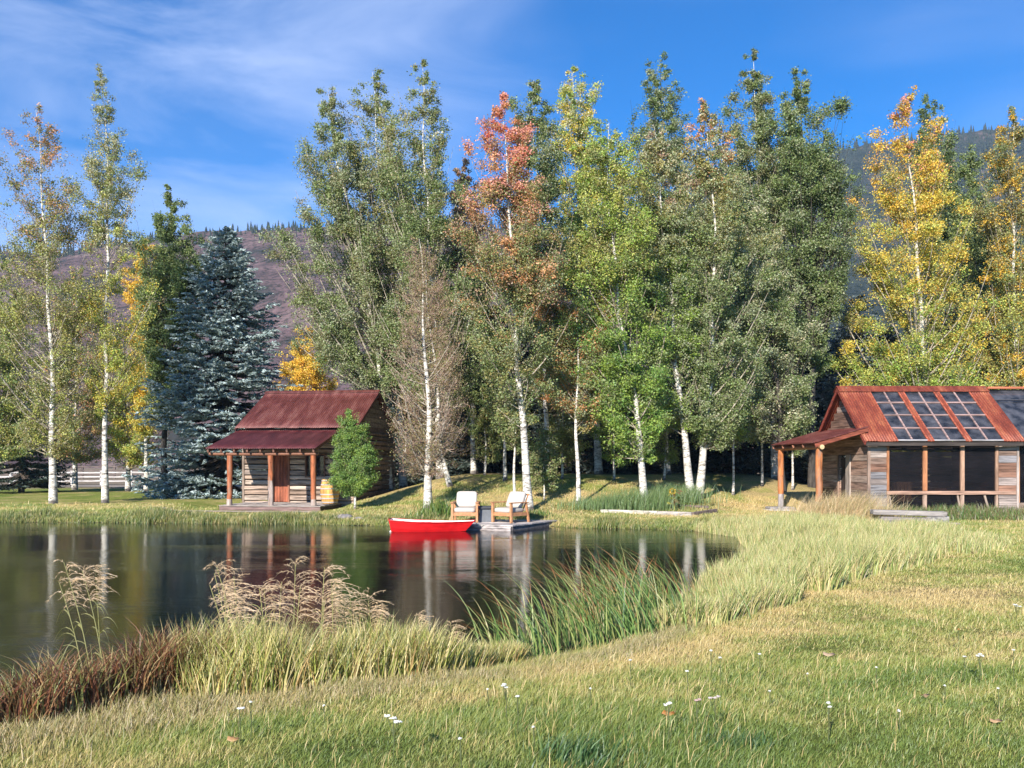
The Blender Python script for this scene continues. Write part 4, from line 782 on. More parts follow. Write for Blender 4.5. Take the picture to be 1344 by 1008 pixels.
    # lean-to porch on the gable side
    zh, zl = 2.96, 2.47; xl = -1.72
    corrugated('porch_roof', (-.05, 4.4, zh), (0, -4.5, 0), (xl+.05, 0, zl-zh), 1, M_roof1, c, .085, .011)
    mb = MB(); mb.beam((-.06, -.07, zh-.1), (xl+.03, -.07, zl-.1), .05, .12, (.22, .06, .035)); mb.build('rafter', M_wood, c)
    for y in (1.1, 2.1, 3.2, 4.3): mb = MB(); mb.beam((-.06, y, zh-.1), (xl+.03, y, zl-.1), .05, .1, (.3, .13, .08)); mb.build('rafter', M_wood, c)
    mb = MB(); mb.tube([(-1.52, -.22, 2.33), (-1.53, 2, 2.34), (-1.52, 4.35, 2.33)], .075, (.36, .15, .07), 10, cf=(.5, .36, .2)); mb.build('porch_beam', M_teak, c)
    for y, zb in ((.05, .1), (3.9, .22)):
        mb = MB(); mb.tube([(-1.52+rl.normal()*.008, y+rl.normal()*.008, zb+(2.28-zb)*t) for t in np.linspace(0, 1, 9)], [.105*rl.uniform(.94, 1.06) for _ in range(9)], (.43, .155, .055), 12)
        for i in range(24): mb.c[i] = (.3, .27, .27)
        mb.build('post', M_post, c)
    # lower glazed wing running out of the picture
    a0, a1 = 4.64, 9.5; mb = MB()
    mb.add([(a0, yr, zr-.07), (a1, yr, zr-.07), (a1, ye+.1, ze-.05), (a0, ye+.1, ze-.05), (a0, yr, zr-.1), (a1, yr, zr-.1), (a1, ye+.1, ze-.08), (a0, ye+.1, ze-.08)], [(0, 3, 2, 1), (4, 5, 6, 7), (2, 3, 7, 6), (0, 4, 7, 3), (1, 2, 6, 5)], (1, 1, 1))
    mb.build('dark_glass_roof', M_dark, c)
    mb = MB(); 
    for x in (a0+.03, 6.2, 7.8): mb.beam((x, yr, zr-.045), (x, ye+.1, ze-.025), .05, .03, (.06, .06, .07), (0, -.6, .8))
    mb.beam((a0, yr-.55, zr-.045-.55*sl_+.03), (a1, yr-.55, zr-.045-.55*sl_+.03), .05, .02, (.06, .06, .07), (0, -.6, .8)); mb.build('glazing_bar', M_plain, c)
    mb = MB(); mb.beam((a0, yr-.06, zr-.02), (a1, yr-.06, zr-.02), .2, .07, (.40, .13, .07)); mb.build('ridge_board', M_wood, c)
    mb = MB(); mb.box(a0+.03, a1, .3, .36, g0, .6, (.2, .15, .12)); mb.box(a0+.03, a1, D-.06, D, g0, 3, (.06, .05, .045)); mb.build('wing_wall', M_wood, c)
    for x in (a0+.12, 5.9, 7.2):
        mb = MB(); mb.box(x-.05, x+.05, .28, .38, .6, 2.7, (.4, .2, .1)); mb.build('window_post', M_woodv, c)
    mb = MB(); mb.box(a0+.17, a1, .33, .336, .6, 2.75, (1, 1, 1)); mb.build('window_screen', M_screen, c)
M_wood2 = attr_mat('gable_planks', .85, (9, 1.2, 16), 7, .4, 1.5, bump=.5)
M_dark = glass_mat('dark_wing_glass', (.2, .2, .22), .95, .12)
glass_shed()
def crate():
    t = thing('slatted_crate', 'pale slatted crate seen through the left screen window of the shed', 'crate', (12.2, 27.75, .62)); n = MB()
    for i in range(4): n.box(-.02+i*.12, .08+i*.12, -.03, -.01, 0, .62, (.55, .5, .42), None, .004)
    for z in (.05, .28, .53): n.box(-.04, .46, -.05, -.033, z, z+.07, (.5, .44, .36))
    n.box(-.02, .44, 0, .35, 0, .05, (.4, .34, .28)); n.box(-.02, .0, .0, .35, .05, .6, (.45, .38, .3)); n.box(.42, .44, .0, .35, .05, .6, (.45, .38, .3)); n.build('slats', M_woodv, t)
    b = thing('work_bench', 'dim wooden bench behind the screens inside the shed', 'bench', (12.1, 27.6, .14)); n = MB(); n.box(-.4, 2.6, 0, .6, .42, .47, (.3, .22, .16)); n.build('bench_top', M_wood, b)
    for x in (-.35, 1.1, 2.5): n = MB(); n.box(x-.04, x+.04, .05, .13, 0, .42, (.3, .22, .16)); n.box(x-.04, x+.04, .47, .55, 0, .42, (.3, .22, .16)); n.build('leg', M_woodv, b)
crate()

# ---------------------------------------------------------------- dock, chairs, table, boat
def dock():
    A, B, Cc, D = np.array((.02, 23.75)), np.array((1.38, 25.95)), np.array((-1.0, 26.2)), np.array((-1.75, 24.35)); zt = .155
    t = thing('dock', 'small grey plank dock at the water edge under the two chairs', 'dock', (0, 24.5, 0)); mb = MB(); n = 15
    for i in range(n):
        s0, s1 = i/n, (i+.93)/n; q = [D+(Cc-D)*s0, A+(B-A)*s0, A+(B-A)*s1, D+(Cc-D)*s1]; c = tuple(np.array((.46, .41, .385))*rl.uniform(.8, 1.15)); dz = rl.normal()*.003
        vs = [(p[0], p[1]-24.5, z+dz) for z in (zt-.035, zt) for p in q]; mb.add(vs, [(0, 3, 2, 1), (4, 5, 6, 7), (0, 1, 5, 4), (1, 2, 6, 5), (2, 3, 7, 6), (3, 0, 4, 7)], c)
    mb.build('planks', M_wood, t)
    mb = MB(); o = lambda p, z: (p[0], p[1]-24.5, z)
    for z, h, cc in ((.085, .055, (.42, .37, .35)), (.02, .06, (.36, .31, .29))):
        mb.beam(o(D+np.array((.05, .03)), z), o(A+np.array((-.05, .02)), z), .05, h, cc)
    mb.beam(o(A+np.array((-.03, .06)), .05), o(B+np.array((-.05, 0)), .05), .05, .13, (.15, .13, .125)); mb.beam(o(D+np.array((.04, .06)), .05), o(Cc, .05), .05, .13, (.15, .13, .125)); mb.build('frame', M_wood, t)
    for p in (A+np.array((-.1, .12)), B+np.array((-.15, -.1)), (A+B)/2+np.array((-.1, 0)), D+np.array((.12, .08))):
        mb = MB(); mb.tube([(p[0], p[1]-24.5, -.6), (p[0], p[1]-24.5, .11)], .05, (.2, .17, .15), 8); mb.build('pile', M_woodv, t)
dock()
def chair(x, y, rz, label):
    t = thing('armchair', label, 'armchair', (x, y, .157), rz, 'cushioned wooden armchairs on the dock'); tk = (.48, .23, .11)
    for sx in (-1, 1):
        m = MB(); m.box(sx*.35-.032, sx*.35+.032, -.36, -.29, 0, .55, tk, None, .006); m.build('leg', M_teak, t)
        m = MB(); m.beam((sx*.35, .42, 0), (sx*.35, .30, .56), .064, .06, tk); m.build('leg', M_teak, t)
        m = MB(); m.box(sx*.355-.045, sx*.355+.045, -.39, .38, .55, .58, tk, None, .006); m.build('armrest', M_teak, t)
        m = MB(); m.box(sx*.35-.02, sx*.35+.02, -.29, .34, .19, .29, tk, None, .004); m.build('side_rail', M_teak, t)
    m = MB(); m.box(-.318, .318, -.345, -.305, .19, .29, tk, None, .004); m.box(-.318, .318, -.33, .34, .25, .275, tk); m.build('seat_frame', M_teak, t)
    m = MB()
    for i in range(5): x_ = -.26+i*.13; m.beam((x_, .24, .26), (x_, .50, .78), .05, .02, tk, (0, 1, 0))
    m.beam((-.3, .505, .78), (.3, .505, .78), .05, .03, tk, (0, 1, 0)); m.build('back_frame', M_teak, t)
    def cushion(nm, M, sx, sy, sz):
        n1, n2 = 14, 14; vs = []; fs = []
        import itertools
        nu, nv = 20, 12
        for j in range(nv+1):
            ph = -math.pi/2+math.pi*j/nv
            for i in range(nu):
                th = 2*math.pi*i/nu; pw = lambda a, e: math.copysign(abs(a)**e, a)
                vs.append(M @ Vector((sx*pw(math.cos(ph), .3)*pw(math.cos(th), .3), sy*pw(math.cos(ph), .3)*pw(math.sin(th), .3), sz*pw(math.sin(ph), .55))))
        fs = [(j*nu+i, j*nu+(i+1) % nu, (j+1)*nu+(i+1) % nu, (j+1)*nu+i) for j in range(nv) for i in range(nu)]
        q = MB(); q.add(vs, fs, (.50, .445, .39), True); q.build(nm, M_fabric, t)
    from mathutils import Matrix
    cushion('seat_cushion', Matrix.Translation((0, -.03, .35)), .31, .34, .075)
    cushion('back_cushion', Matrix.Translation((0, .27, .63)) @ Matrix.Rotation(R(-27), 4, 'X') @ Matrix.Rotation(R(90), 4, 'X'), .3, .25, .075)
chair(PX(611, 24.95), 25.1, R(-3), 'teak armchair with cream cushions facing the water squarely')
chair(PX(669, 24.9), 24.95, R(-42), 'teak armchair with cream cushions turned towards its neighbour')
def side_table():
    x, y = PX(637, 25.1), 25.15; t = thing('side_table', 'dark grey square side table between the two armchairs', 'table', (x, y, .157), R(6)); g = (.055, .06, .07)
    m = MB(); m.box(-.23, .23, -.2, .2, .38, .45, g, None, .01); m.build('table_top', M_plain, t)
    m = MB(); vs = [(-.19, -.17, .0), (.19, -.17, 0), (.19, .17, 0), (-.19, .17, 0), (-.15, -.13, .38), (.15, -.13, .38), (.15, .13, .38), (-.15, .13, .38)]
    m.add(vs, [(0, 3, 2, 1), (4, 5, 6, 7), (0, 1, 5, 4), (1, 2, 6, 5), (2, 3, 7, 6), (3, 0, 4, 7)], (.14, .15, .165)); m.build('table_base', M_plain, t)
side_table()
def boat():
    t = thing('dinghy', 'bright red blunt-ended dinghy with white inside moored at the dock', 'boat', (-2.2, 23.78, 0), R(2)); t.scale = (.97, .95, .84)
    n = 17; S_ = np.linspace(0, 1, n); top = []; bot = []
    def row(s):
        xt = -1.14+2.36*s; xb = -1.08+2.05*s
        wt_ = .34+.14*math.sin(math.pi*min(1, s*1.05+.12))-.13*s**3; wb = wt_*.72
        zt_ = .275+.11*(1-s)**2.6+.05*s**2; zb = -.05+.10*max(0, s-.55)**1.4*2.0+.06*(1-s)**4
        return xt, xb, wt_, wb, zt_, zb
    def shell(off, dz, cc, nm, mat):
        vs = []; m = MB()
        for s in S_:
            xt, xb, wt_, wb, zt_, zb = row(s); k = 1-2*off*.0
            sh = off*(1-2*s)*1.0
            pr = [(xt+sh, -(wt_-off), zt_), (xt*.35+xb*.65+sh, -(wt_*.35+wb*.65-off)-.01, zt_*.35+zb*.65), (xb+sh, -(wb-off), zb+dz), (xb+sh, 0, zb+dz-.012), (xb+sh, wb-off, zb+dz), (xt*.35+xb*.65+sh, wt_*.35+wb*.65-off+.01, zt_*.35+zb*.65), (xt+sh, wt_-off, zt_)]
            vs += pr
        k = 7; fs = [(i*k+j, (i+1)*k+j, (i+1)*k+j+1, i*k+j+1) for i in range(n-1) for j in range(k-1)]
        fs += [tuple(range(k)), tuple(range((n-1)*k+k-1, (n-1)*k-1, -1))]; m.add(vs, fs, cc, False)
        return m.build(nm, mat, t)
    shell(0, 0, (.66, .012, .016), 'hull', M_red)
    shell(.022, .05, (.78, .76, .72), 'hull_lining', M_red)
    m = MB()
    for sg in (-1, 1): m.tube([(row(s)[0], sg*row(s)[2], row(s)[4]) for s in S_], .018, (.66, .012, .015), 6)
    for s in (0, 1): r_ = row(s); m.tube([(r_[0], -r_[2], r_[4]), (r_[0]+(-.02 if s == 0 else .02), 0, r_[4]+.03), (r_[0], r_[2], r_[4])], .02, (.45, .012, .015), 6)
    m.build('gunwale', M_red, t)
    for s, w_, cc in ((.42, .26, (.82, .8, .76)), (.78, .2, (.78, .74, .7))):
        r_ = row(s); m = MB(); m.box(r_[0]-w_/2, r_[0]+w_/2, -r_[2]*.86, r_[2]*.86, r_[4]-.06, r_[4]-.03, cc, None, .006); m.build('bench', M_red, t)
    r_ = row(.1); m = MB(); m.box(-1.09, -.78, -r_[2]*.85, r_[2]*.85, r_[4]-.08, r_[4]-.05, (.3, .02, .02), None, .006); m.build('transom_shade', M_red, t)  # dark red board colours in the shaded inside of the transom
    m = MB(); m.tube([(1.2, -.02, .30), (1.32, .05, .2), (1.5, .2, .16), (1.75, .42, .2)], .011, (.6, .55, .45), 6); m.build('mooring_rope', M_plain, t)
    m = MB(); m.tube([(-1.05, -.2, .03), (-1.12, -.24, .0)], .03, (.8, .78, .72), 8); m.build('drain_plug', M_plain, t)
boat()

# ---------------------------------------------------------------- fence, logs, planks, stones
def fence():
    Yf = 62; t = thing('rail_fence', 'white post and rail fence running behind the left bank', 'fence', (PX(140, Yf), Yf, .2)); ox = PX(140, Yf)
    xs = [PX(p, Yf)-ox for p in (-90, -55, -20, 14, 64, 94, 133, 172, 211, 250, 290, 330)]
    for i, x in enumerate(xs): m = MB(); m.box(x-.08, x+.08, -.06, .06, -.1, 1.02, (.55, .52, .5), None, .01); m.build('post', M_woodv, t)
    for z in (.28, .58, .88):
        for i in range(len(xs)-1): m = MB(); m.beam((xs[i]+.02, -.085, z+rl.normal()*.01), (xs[i+1]-.02, -.085, z+rl.normal()*.01), .04, .1, (.52, .49, .48)); m.build('rail', M_wood, t)
    Yf = 84; t = thing('rail_fence', 'dark rail fence farther back across the meadow', 'fence', (0, Yf, .2))
    for p in range(-60, 960, 42): x = PX(p, Yf); m = MB(); m.box(x-.1, x+.1, -.08, .08, -.1, 1.25, (.13, .1, .09)); m.build('post', M_woodv, t)
    for z in (.4, .8, 1.15): m = MB(); m.beam((PX(-60, Yf), -.1, z), (PX(920, Yf), -.1, z), .05, .12, (.14, .11, .1)); m.build('rail', M_wood, t)
fence()
def lump(name, label, cat, px, Y, r, cc, mat, seed, group=None, sq=.6):
    rng = np.random.default_rng(seed); x = PX(px, Y); z = float(gz(x, Y)); nu, nv = 14, 9; V = []
    for j in range(nv+1):
        ph = -math.pi/2+math.pi*j/nv
        for i in range(nu): th = 2*math.pi*i/nu; V.append((math.cos(ph)*math.cos(th), math.cos(ph)*math.sin(th), math.sin(ph)))
    V = np.array(V); k = 1+.28*(fnoise(V[:, 0]*1.5+V[:, 2], V[:, 1]*1.5, 1.2, seed)-.5)*2; V = V*k[:, None]*np.array((r, r*.8, r*sq))
    i = np.arange(nv*nu).reshape(nv, nu); Q = np.stack([i, np.roll(i, -1, 1), np.roll(i, -1, 1)+nu, i+nu], -1).reshape(-1, 4)
    o = mesh_np(name, V, Q, mat, None, np.tile(cc, (len(Q), 1)), False); o.location = (x, Y, z+r*sq*.3); return tag(o, label, cat, group)
lump('rock', 'grey boulder in the grass where the cabin bank meets the water', 'rock', 452, 26.9, .28, (.22, .2, .19), M_stone, 2, 'stones at the water edge', .4)
lump('rock', 'small stone right of the boulder below the young tree', 'rock', 470, 26.6, .17, (.24, .22, .2), M_stone, 3, 'stones at the water edge', .4)
def log(name, label, a, b, r, cc, cat='log'):
    a = np.array(a, float); b = np.array(b, float); o = a.copy(); m = MB(); k = 7
    m.tube([tuple(a-o+(b-a)*i/(k-1)+rl.normal(size=3)*r*.12) for i in range(k)], [r*rl.uniform(.85, 1.1) for _ in range(k)], cc, 9); q = m.build(name, M_wood, None); q.location = tuple(o); return tag(q, label, cat)
log('fallen_log', 'dark fallen log lying under the low spruce at left', P(36, 634, 49), P(76, 636, 49.5), .2, (.045, .035, .03))
def plank_bed():
    def pl(label, a, b, wd, ht, cc):
        o = np.array(a, float); m = MB(); m.beam((0, 0, 0), tuple(np.array(b)-o), wd, ht, cc, bev=.012); q = m.build('timber', M_wood, None); q.location = tuple(o); tag(q, label, 'timber', 'old timbers lying in the grass')
    z = lambda p, Y: (PX(p, Y), Y, float(gz(PX(p, Y), Y))+.06)
    pl('long pale edging plank of the bed below the bright green aspen', z(788, 28.2), z(868, 27.6), .1, .12, (.5, .45, .38))
    pl('shorter grey edging plank right of the long pale one', z(862, 27.55), z(908, 27.1), .1, .14, (.36, .32, .29))
    pl('dark end plank of the bed angled back towards the forked aspens', z(909, 27.1), z(940, 28.4), .1, .13, (.2, .15, .13))
    pl('rear dark plank of the bed behind the drooping sunflower', z(800, 29.6), z(930, 29.3), .1, .1, (.14, .1, .09))
    Y = 22.8; g = float(gz(PX(1190, Y), Y))
    pl('upper silvery timber stacked in the grass before the shed', (PX(1146, Y), Y+.1, g+.37), (PX(1238, Y), Y-.1, g+.33), .32, .12, (.3, .27, .25))
    pl('lower grey timber under the silvery one before the shed', (PX(1152, Y), Y-.1, g+.17), (PX(1222, Y), Y-.25, g+.15), .3, .18, (.22, .19, .18))
    pl('short pale block end beside the stacked timbers', (PX(1212, Y), Y-.35, g+.18), (PX(1240, Y), Y-.05, g+.18), .22, .18, (.36, .33, .3))
    pl('flat plank half hidden in grass right of the timbers', (PX(1235, Y), Y-.0, g+.06), (PX(1264, Y), Y+.3, g+.05), .2, .05, (.42, .34, .28))
    q = MB(); q.box(-.46, .46, -.3, .3, -.1, .24, (.3, .28, .28), None, .03); o = q.build('stone_block', M_stone, None); o.location = (9.45, 30.85, .05); o.rotation_euler = (0, 0, .05); tag(o, 'squared grey stone block under the far porch post of the shed', 'block')
    q = MB(); q.box(-.6, .6, -.2, .2, -.1, .05, (.46, .42, .37), None, .02); o = q.build('stone_slab', M_stone, None); o.location = (9.2, 29.9, .2); tag(o, 'low pale stone slab lying before the porch post block', 'slab')
plank_bed()

# ---------------------------------------------------------------- grasses, reeds, flowers
def blades(name, X, Yv, h, wd, lean, cols, rng, K=4, curve=.5, z=None, parent=None, mat=None, org=(0, 0, 0), face=True):
    n = len(X); zb = gz(X, Yv) if z is None else z
    a = rng.uniform(0, 2*np.pi, n); dirn = np.stack([np.cos(a), np.sin(a), a*0], -1)*rng.uniform(.1, .5, (n, 1))+np.asarray(lean)
    s = np.linspace(0, 1, K); base = np.stack([X, Yv, zb-.02], -1)
    up = np.array((0, 0, 1.0)); pth = base[:, None]+h[:, None, None]*(up*(s-.28*curve*s**2.2)[None, :, None]+dirn[:, None]*(s**(1+curve)*.9)[None, :, None])
    wp = wd[:, None]*np.interp(s, [0, .35, 1], [.75, 1, .06])[None]
    b = rng.normal(size=n)*.8 if face else rng.uniform(0, 6.28, n); side = np.stack([np.cos(b), np.sin(b), b*0], -1)
    V, Q = ribbons(pth, wp, side); o = mesh_np(name, V-np.asarray(org), Q, mat or M_blade, parent, np.repeat(cols, K-1, axis=0)); return o
def lawn():
    rng = np.random.default_rng(42); n = 1050000
    Yv = (rng.random(n)*(34**.42-3.2**.42)+3.2**.42)**(1/.42); X = rng.uniform(-.66, .66, n)*Yv+rng.normal(size=n)*.2
    d = pond_d(X, Yv); k = (d > .02); X, Yv, d = X[k], Yv[k], d[k]
    inside = ((X > 10.9) & (Yv > 26.9) & (X < 16)) | ((Yv > 31.7) & (X < -6) & (X > -11)) | ((X > 8.7) & (X < 10) & (Yv > 29.3) & (Yv < 31.2)); X, Yv, d = X[~inside], Yv[~inside], d[~inside]
    n = len(X); c = grass_col(X, Yv, d, rng); pt = fnoise(X, Yv, 1.1, 23)
    h = (.03+.058*pt)*rng.uniform(.45, 1.4, n)*(1+.5*np.clip((Yv-14)/12, 0, 1)); wd = .0036*(Yv/5)**.85*rng.uniform(.7, 1.3, n)
    h = h*(1+.9*np.exp(-np.maximum(d, 0)/.8)); deckf = np.exp(-((Yv-31.0)/1.6)**2)*(X < -6)*(X > -12); h = h*(1-.65*deckf)
    seed_ = rng.random(n) < .012; h[seed_] *= 2.2; c[seed_] = DRY*1.15
    o = blades('lawn_grass', X, Yv, h, wd, (.22, 0, 0), c, rng, 3, .9); tag(o, 'short green and straw-coloured meadow grass covering the banks', 'grass', kind='stuff')
lawn()
def strip(name, label, pts_fn, n, seed, hh, ww, lean, pal, K=5, curve=.6):
    rng = np.random.default_rng(seed); X, Yv, hs_ = pts_fn(rng, n); c = np.array(pal)[rng.integers(0, len(pal), len(X))]*rng.uniform(.7, 1.3, (len(X), 1))
    o = blades(name, X, Yv, hh*hs_*rng.uniform(.55, 1.2, len(X)), ww*rng.uniform(.7, 1.4, len(X)), lean, c, rng, K, curve, z=np.maximum(gz(X, Yv), -.1)); tag(o, label, 'grass', kind='stuff')
def far_shore(rng, n):
    X = rng.uniform(-22, 7, n); Yv = np.interp(X, [-22, -15.9, -8.9, -3.8, -1.6, .9, 1.6, 3.6, 5.2, 7], [27.3, 27.2, 26.6, 25.7, 25.3, 25.6, 24.9, 24.5, 23.6, 22.6])+rng.uniform(-.15, 1.5, n)**1.0
    keep = ~((X > -1.9) & (X < 1.2) & (Yv < 26.3)); X, Yv = X[keep], Yv[keep]
    return X, Yv, .3+1.3*vnoise(X, Yv, .9, 5)*vnoise(X, Yv, 2.9, 6)*2
strip('shore_grass', 'yellow-green grass fringe along the far waterline', far_shore, 34000, 51, .2, .015, (.08, 0, 0), [(.15, .2, .045), (.25, .26, .07), (.36, .3, .13), (.1, .15, .035)])
def right_reeds(rng, n):
    Yv = rng.uniform(9.5, 24, n); sx = np.interp(Yv, [9.5, 11.2, 14.9, 18.2, 21.8, 23.6], [1.5, 2.5, 4.0, 5.2, 5.8, 5.2]); X = sx+rng.random(n)**1.1*np.interp(Yv, [9.5, 13, 17, 24], [1.0, 2.3, 5.2, 5.6])-.25
    ed = np.clip((X-np.interp(Yv, [9.5, 11.2, 14.9, 18.2, 21.8, 23.6], [1.5, 2.5, 4.0, 5.2, 5.8, 5.2]))/np.interp(Yv, [9.5, 13, 17, 24], [1.0, 2.3, 5.2, 5.6]), 0, 1); k = fnoise(X, Yv, .9, 41)+.22*vnoise(X, Yv, 4, 44) > .36+.34*ed**2; return X[k], Yv[k], (.4+.6*vnoise(X[k], Yv[k], .8, 6)+.55*vnoise(X[k], Yv[k], 3.1, 16))*np.interp(Yv[k], [9.5, 12, 16, 24], [.7, 1, 1, .85])*np.clip(1.25-(X[k]-np.interp(Yv[k], [9.5, 11.2, 14.9, 18.2, 21.8, 23.6], [1.5, 2.5, 4.0, 5.2, 5.8, 5.2]))/7, .5, 1)
strip('bank_reeds', 'pale green waist-high reeds filling the bank right of the pond', right_reeds, 78000, 52, .46, .012, (.1, 0, 0), [(.50, .49, .2), (.36, .4, .13), (.62, .55, .28), (.2, .27, .07), (.56, .44, .22)], 4, .45)
def mid_reeds(rng, n):
    X = rng.uniform(-2.6, .1, n); Yv = np.interp(X, [-2.6, -1.8, -.5, .1], [7.1, 7.25, 7.7, 8.05])+rng.uniform(-1.0, .12, n)*np.interp(X, [-2.6, -2.2, -.6, .1], [.75, 1.05, .8, .3]); return X, Yv, np.interp(X, [-3.1, -2.5, -1, -.3, .1], [.75, 1.15, .95, .7, .45])*(.55+.9*vnoise(X, Yv, 2.4, 3))
strip('bank_reeds', 'pale yellow-green reed bed below the feathery plumes in the foreground', mid_reeds, 10500, 53, .46, .009, (.08, -.05, 0), [(.54, .50, .17), (.66, .57, .26), (.36, .40, .1), (.74, .62, .34), (.17, .22, .05), (.42, .28, .12)], 5, .55)
def left_sedge(rng, n):
    X = rng.uniform(-4.9, -2.15, n); Yv = np.interp(X, [-5.3, -3.7, -2.3], [5.8, 6.2, 7.0])+rng.uniform(-1.3, .15, n)*np.interp(X, [-5.3, -3.0, -2.3], [1, .9, .45]); return X, Yv, (.35+1.1*vnoise(X, Yv, 2.1, 8))
strip('sedge', 'dry reddish-brown arching sedge at the lower left waterline', left_sedge, 10000, 54, .58, .009, (.12, -.15, 0), [(.19, .07, .04), (.28, .11, .055), (.12, .05, .035), (.42, .24, .12), (.26, .27, .09), (.5, .4, .2)], 6, 1.1)
def shed_grass(rng, n):
    X = rng.uniform(10.6, 19, n); Yv = rng.uniform(24.6, 26.7, n); return X, Yv, (.55+.8*vnoise(X, Yv, 1.1, 2))*np.interp(Yv, [24.6, 25.6], [.5, 1])
strip('border_grass', 'green iris-like grass growing along the foot of the shed windows', shed_grass, 7000, 55, .5, .018, (0, 0, 0), [(.09, .17, .035), (.17, .23, .06), (.26, .2, .1), (.13, .12, .05)], 5, .6)
def ochre(rng, n):
    X = rng.uniform(-5.5, 2.2, n); Yv = np.interp(X, [-5.3, -2.85, -.3, .5, 1.5, 2.2], [3.9, 5.4, 6.9, 7.6, 8.9, 10.2])+rng.normal(size=n)*np.interp(X, [-4, -1], [.5, .28]); return X, Yv, (.6+.7*vnoise(X, Yv, 2, 12))*np.interp(X, [-3.5, -.5], [1.25, .85])
strip('border_grass', 'straw-coloured grass edging the near reeds', ochre, 30000, 56, .16, .0055, (.1, 0, 0), [(.42, .33, .17), (.36, .33, .13), (.5, .4, .24), (.28, .28, .09)], 4, .8)

def clump(name, label, X, Y, n, h, wd, spread, lean, pal, seed, K=7, curve=1.0, cat='plant', group=None, tip=None):
    rng = np.random.default_rng(seed); z0 = float(max(gz(X, Y), -.05)); t = thing(name, label, cat, (X, Y, z0), 0, group)
    bx = X+rng.normal(size=n)*spread; by = Y+rng.normal(size=n)*spread*.6
    c = np.array(pal)[rng.integers(0, len(pal), n)]*rng.uniform(.75, 1.25, (n, 1))
    o = blades('blades', bx, by, h*rng.uniform(.5, 1.1, n), wd*rng.uniform(.7, 1.3, n), lean, c, rng, K, curve, z=np.full(n, z0), parent=t, org=(X, Y, z0))
    if tip:
        a = o.data.attributes['col']; arr = np.empty(len(o.data.polygons)*4, np.float32); a.data.foreach_get('color', arr); arr = arr.reshape(n, K-1, 4)
        m_ = rng.random(n) < .55; arr[m_, -2:, :3] = np.array(tip)*rng.uniform(.7, 1.2, (m_.sum(), 1, 1)); a.data.foreach_set('color', arr.ravel())
    return t
CG = [(.16, .27, .07), (.23, .33, .09), (.33, .37, .12), (.09, .17, .05), (.42, .37, .17)]
for i, (px, Y, n, h, lab) in enumerate(((686, 8.2, 60, .95, 'leaning green cattail clump nearest the water, left of the bigger one'), (705, 8.5, 34, .6, 'short cattail clump between the two taller ones'),
        (800, 9.4, 170, 1.05, 'thick cattail clump with orange blade tips sweeping left'), (855, 10.0, 170, 1.1, 'tall cattail clump at the right end with long arching blades'), (770, 9.0, 80, .85, 'cattail clump in front of the thick orange-tipped one'))):
    clump('cattail_clump', lab, PX(px, Y), Y, int(n*1.5), h*1.15, .0125, .2 if n < 100 else .36, (-.34, -.05, 0), CG, 60+i, 8, .95, 'cattails', 'green cattail clumps in the near water', tip=(.42, .17, .07))
IG = [(.09, .17, .03), (.16, .25, .05), (.24, .28, .08)]
for i, (px, Y, n, h, sp_, lab) in enumerate(((577, 27.0, 240, .85, .28, 'big strappy lily clump left of the chairs'), (628, 27.6, 120, .55, .3, 'strappy clump behind the dark side table'), (560, 26.6, 80, .45, .3, 'low lily clump at the foot of the half-bare aspen'), (703, 26.9, 150, .4, .3, 'low bushy clump behind the right-hand chair'))):
    clump('lily_clump', lab, PX(px, Y), Y, n, h, .028, sp_, (0, -.05, 0), IG, 80+i, 6, .9, 'plant', 'strappy plants behind the dock')
for i, (px, py, n, h, lab) in enumerate(((752, 985, 210, .21, 'dark green grass tuft at the bottom edge of the lawn'), (965, 965, 220, .13, 'dark green grass tuft right of the flowers in the lower lawn'), (783, 1000, 100, .14, 'smaller dark tuft beside the bottom edge tuft'))):
    Y = 1.42*F/(py-HZ); clump('grass_tuft', lab, PX(px, Y), Y, n, h, .0065, .11, (.25, 0, 0), [(.05, .11, .035), (.09, .17, .05), (.14, .2, .06)], 90+i, 5, .9, 'grass tuft', 'dark tufts in the lawn')
# spray of tan ornamental grass before the shed, dull feathery bush by the plank bed
for i, (px, Y, n, h, sp_) in enumerate(((1112, 24.0, 2000, 1.15, .5), (1076, 24.6, 1300, .95, .45), (1142, 23.4, 900, .75, .4))):
    clump('feather_grass', ['tall tan feather grass spraying up before the shed gable', 'tan feather grass at the foot of the near porch post', 'low tan feather grass left of the stacked timbers'][i], PX(px, Y), Y, n, h, .008, sp_, (.25, -.05, 0), [(.62, .44, .25), (.68, .5, .3), (.5, .38, .2), (.42, .38, .17)], 100+i, 6, .8, 'grass', 'tan feather grasses before the shed')
for i, (px, Y, n, h, sp_) in enumerate(((838, 29.0, 1500, .95, .75), (885, 30.2, 1000, .9, .6), (790, 28.9, 900, .6, .7))):
    clump('feathery_bush', ['soft feathery green bush round the foot of the bent aspen', 'feathery green bush behind the drooping sunflower', 'low feathery green growth left of the plank bed'][i], PX(px, Y), Y, n, h, .012, sp_, (.1, 0, 0), [(.12, .2, .06), (.16, .24, .08), (.2, .26, .1)], 110+i, 5, .9, 'bush', 'feathery green bushes on the bank')
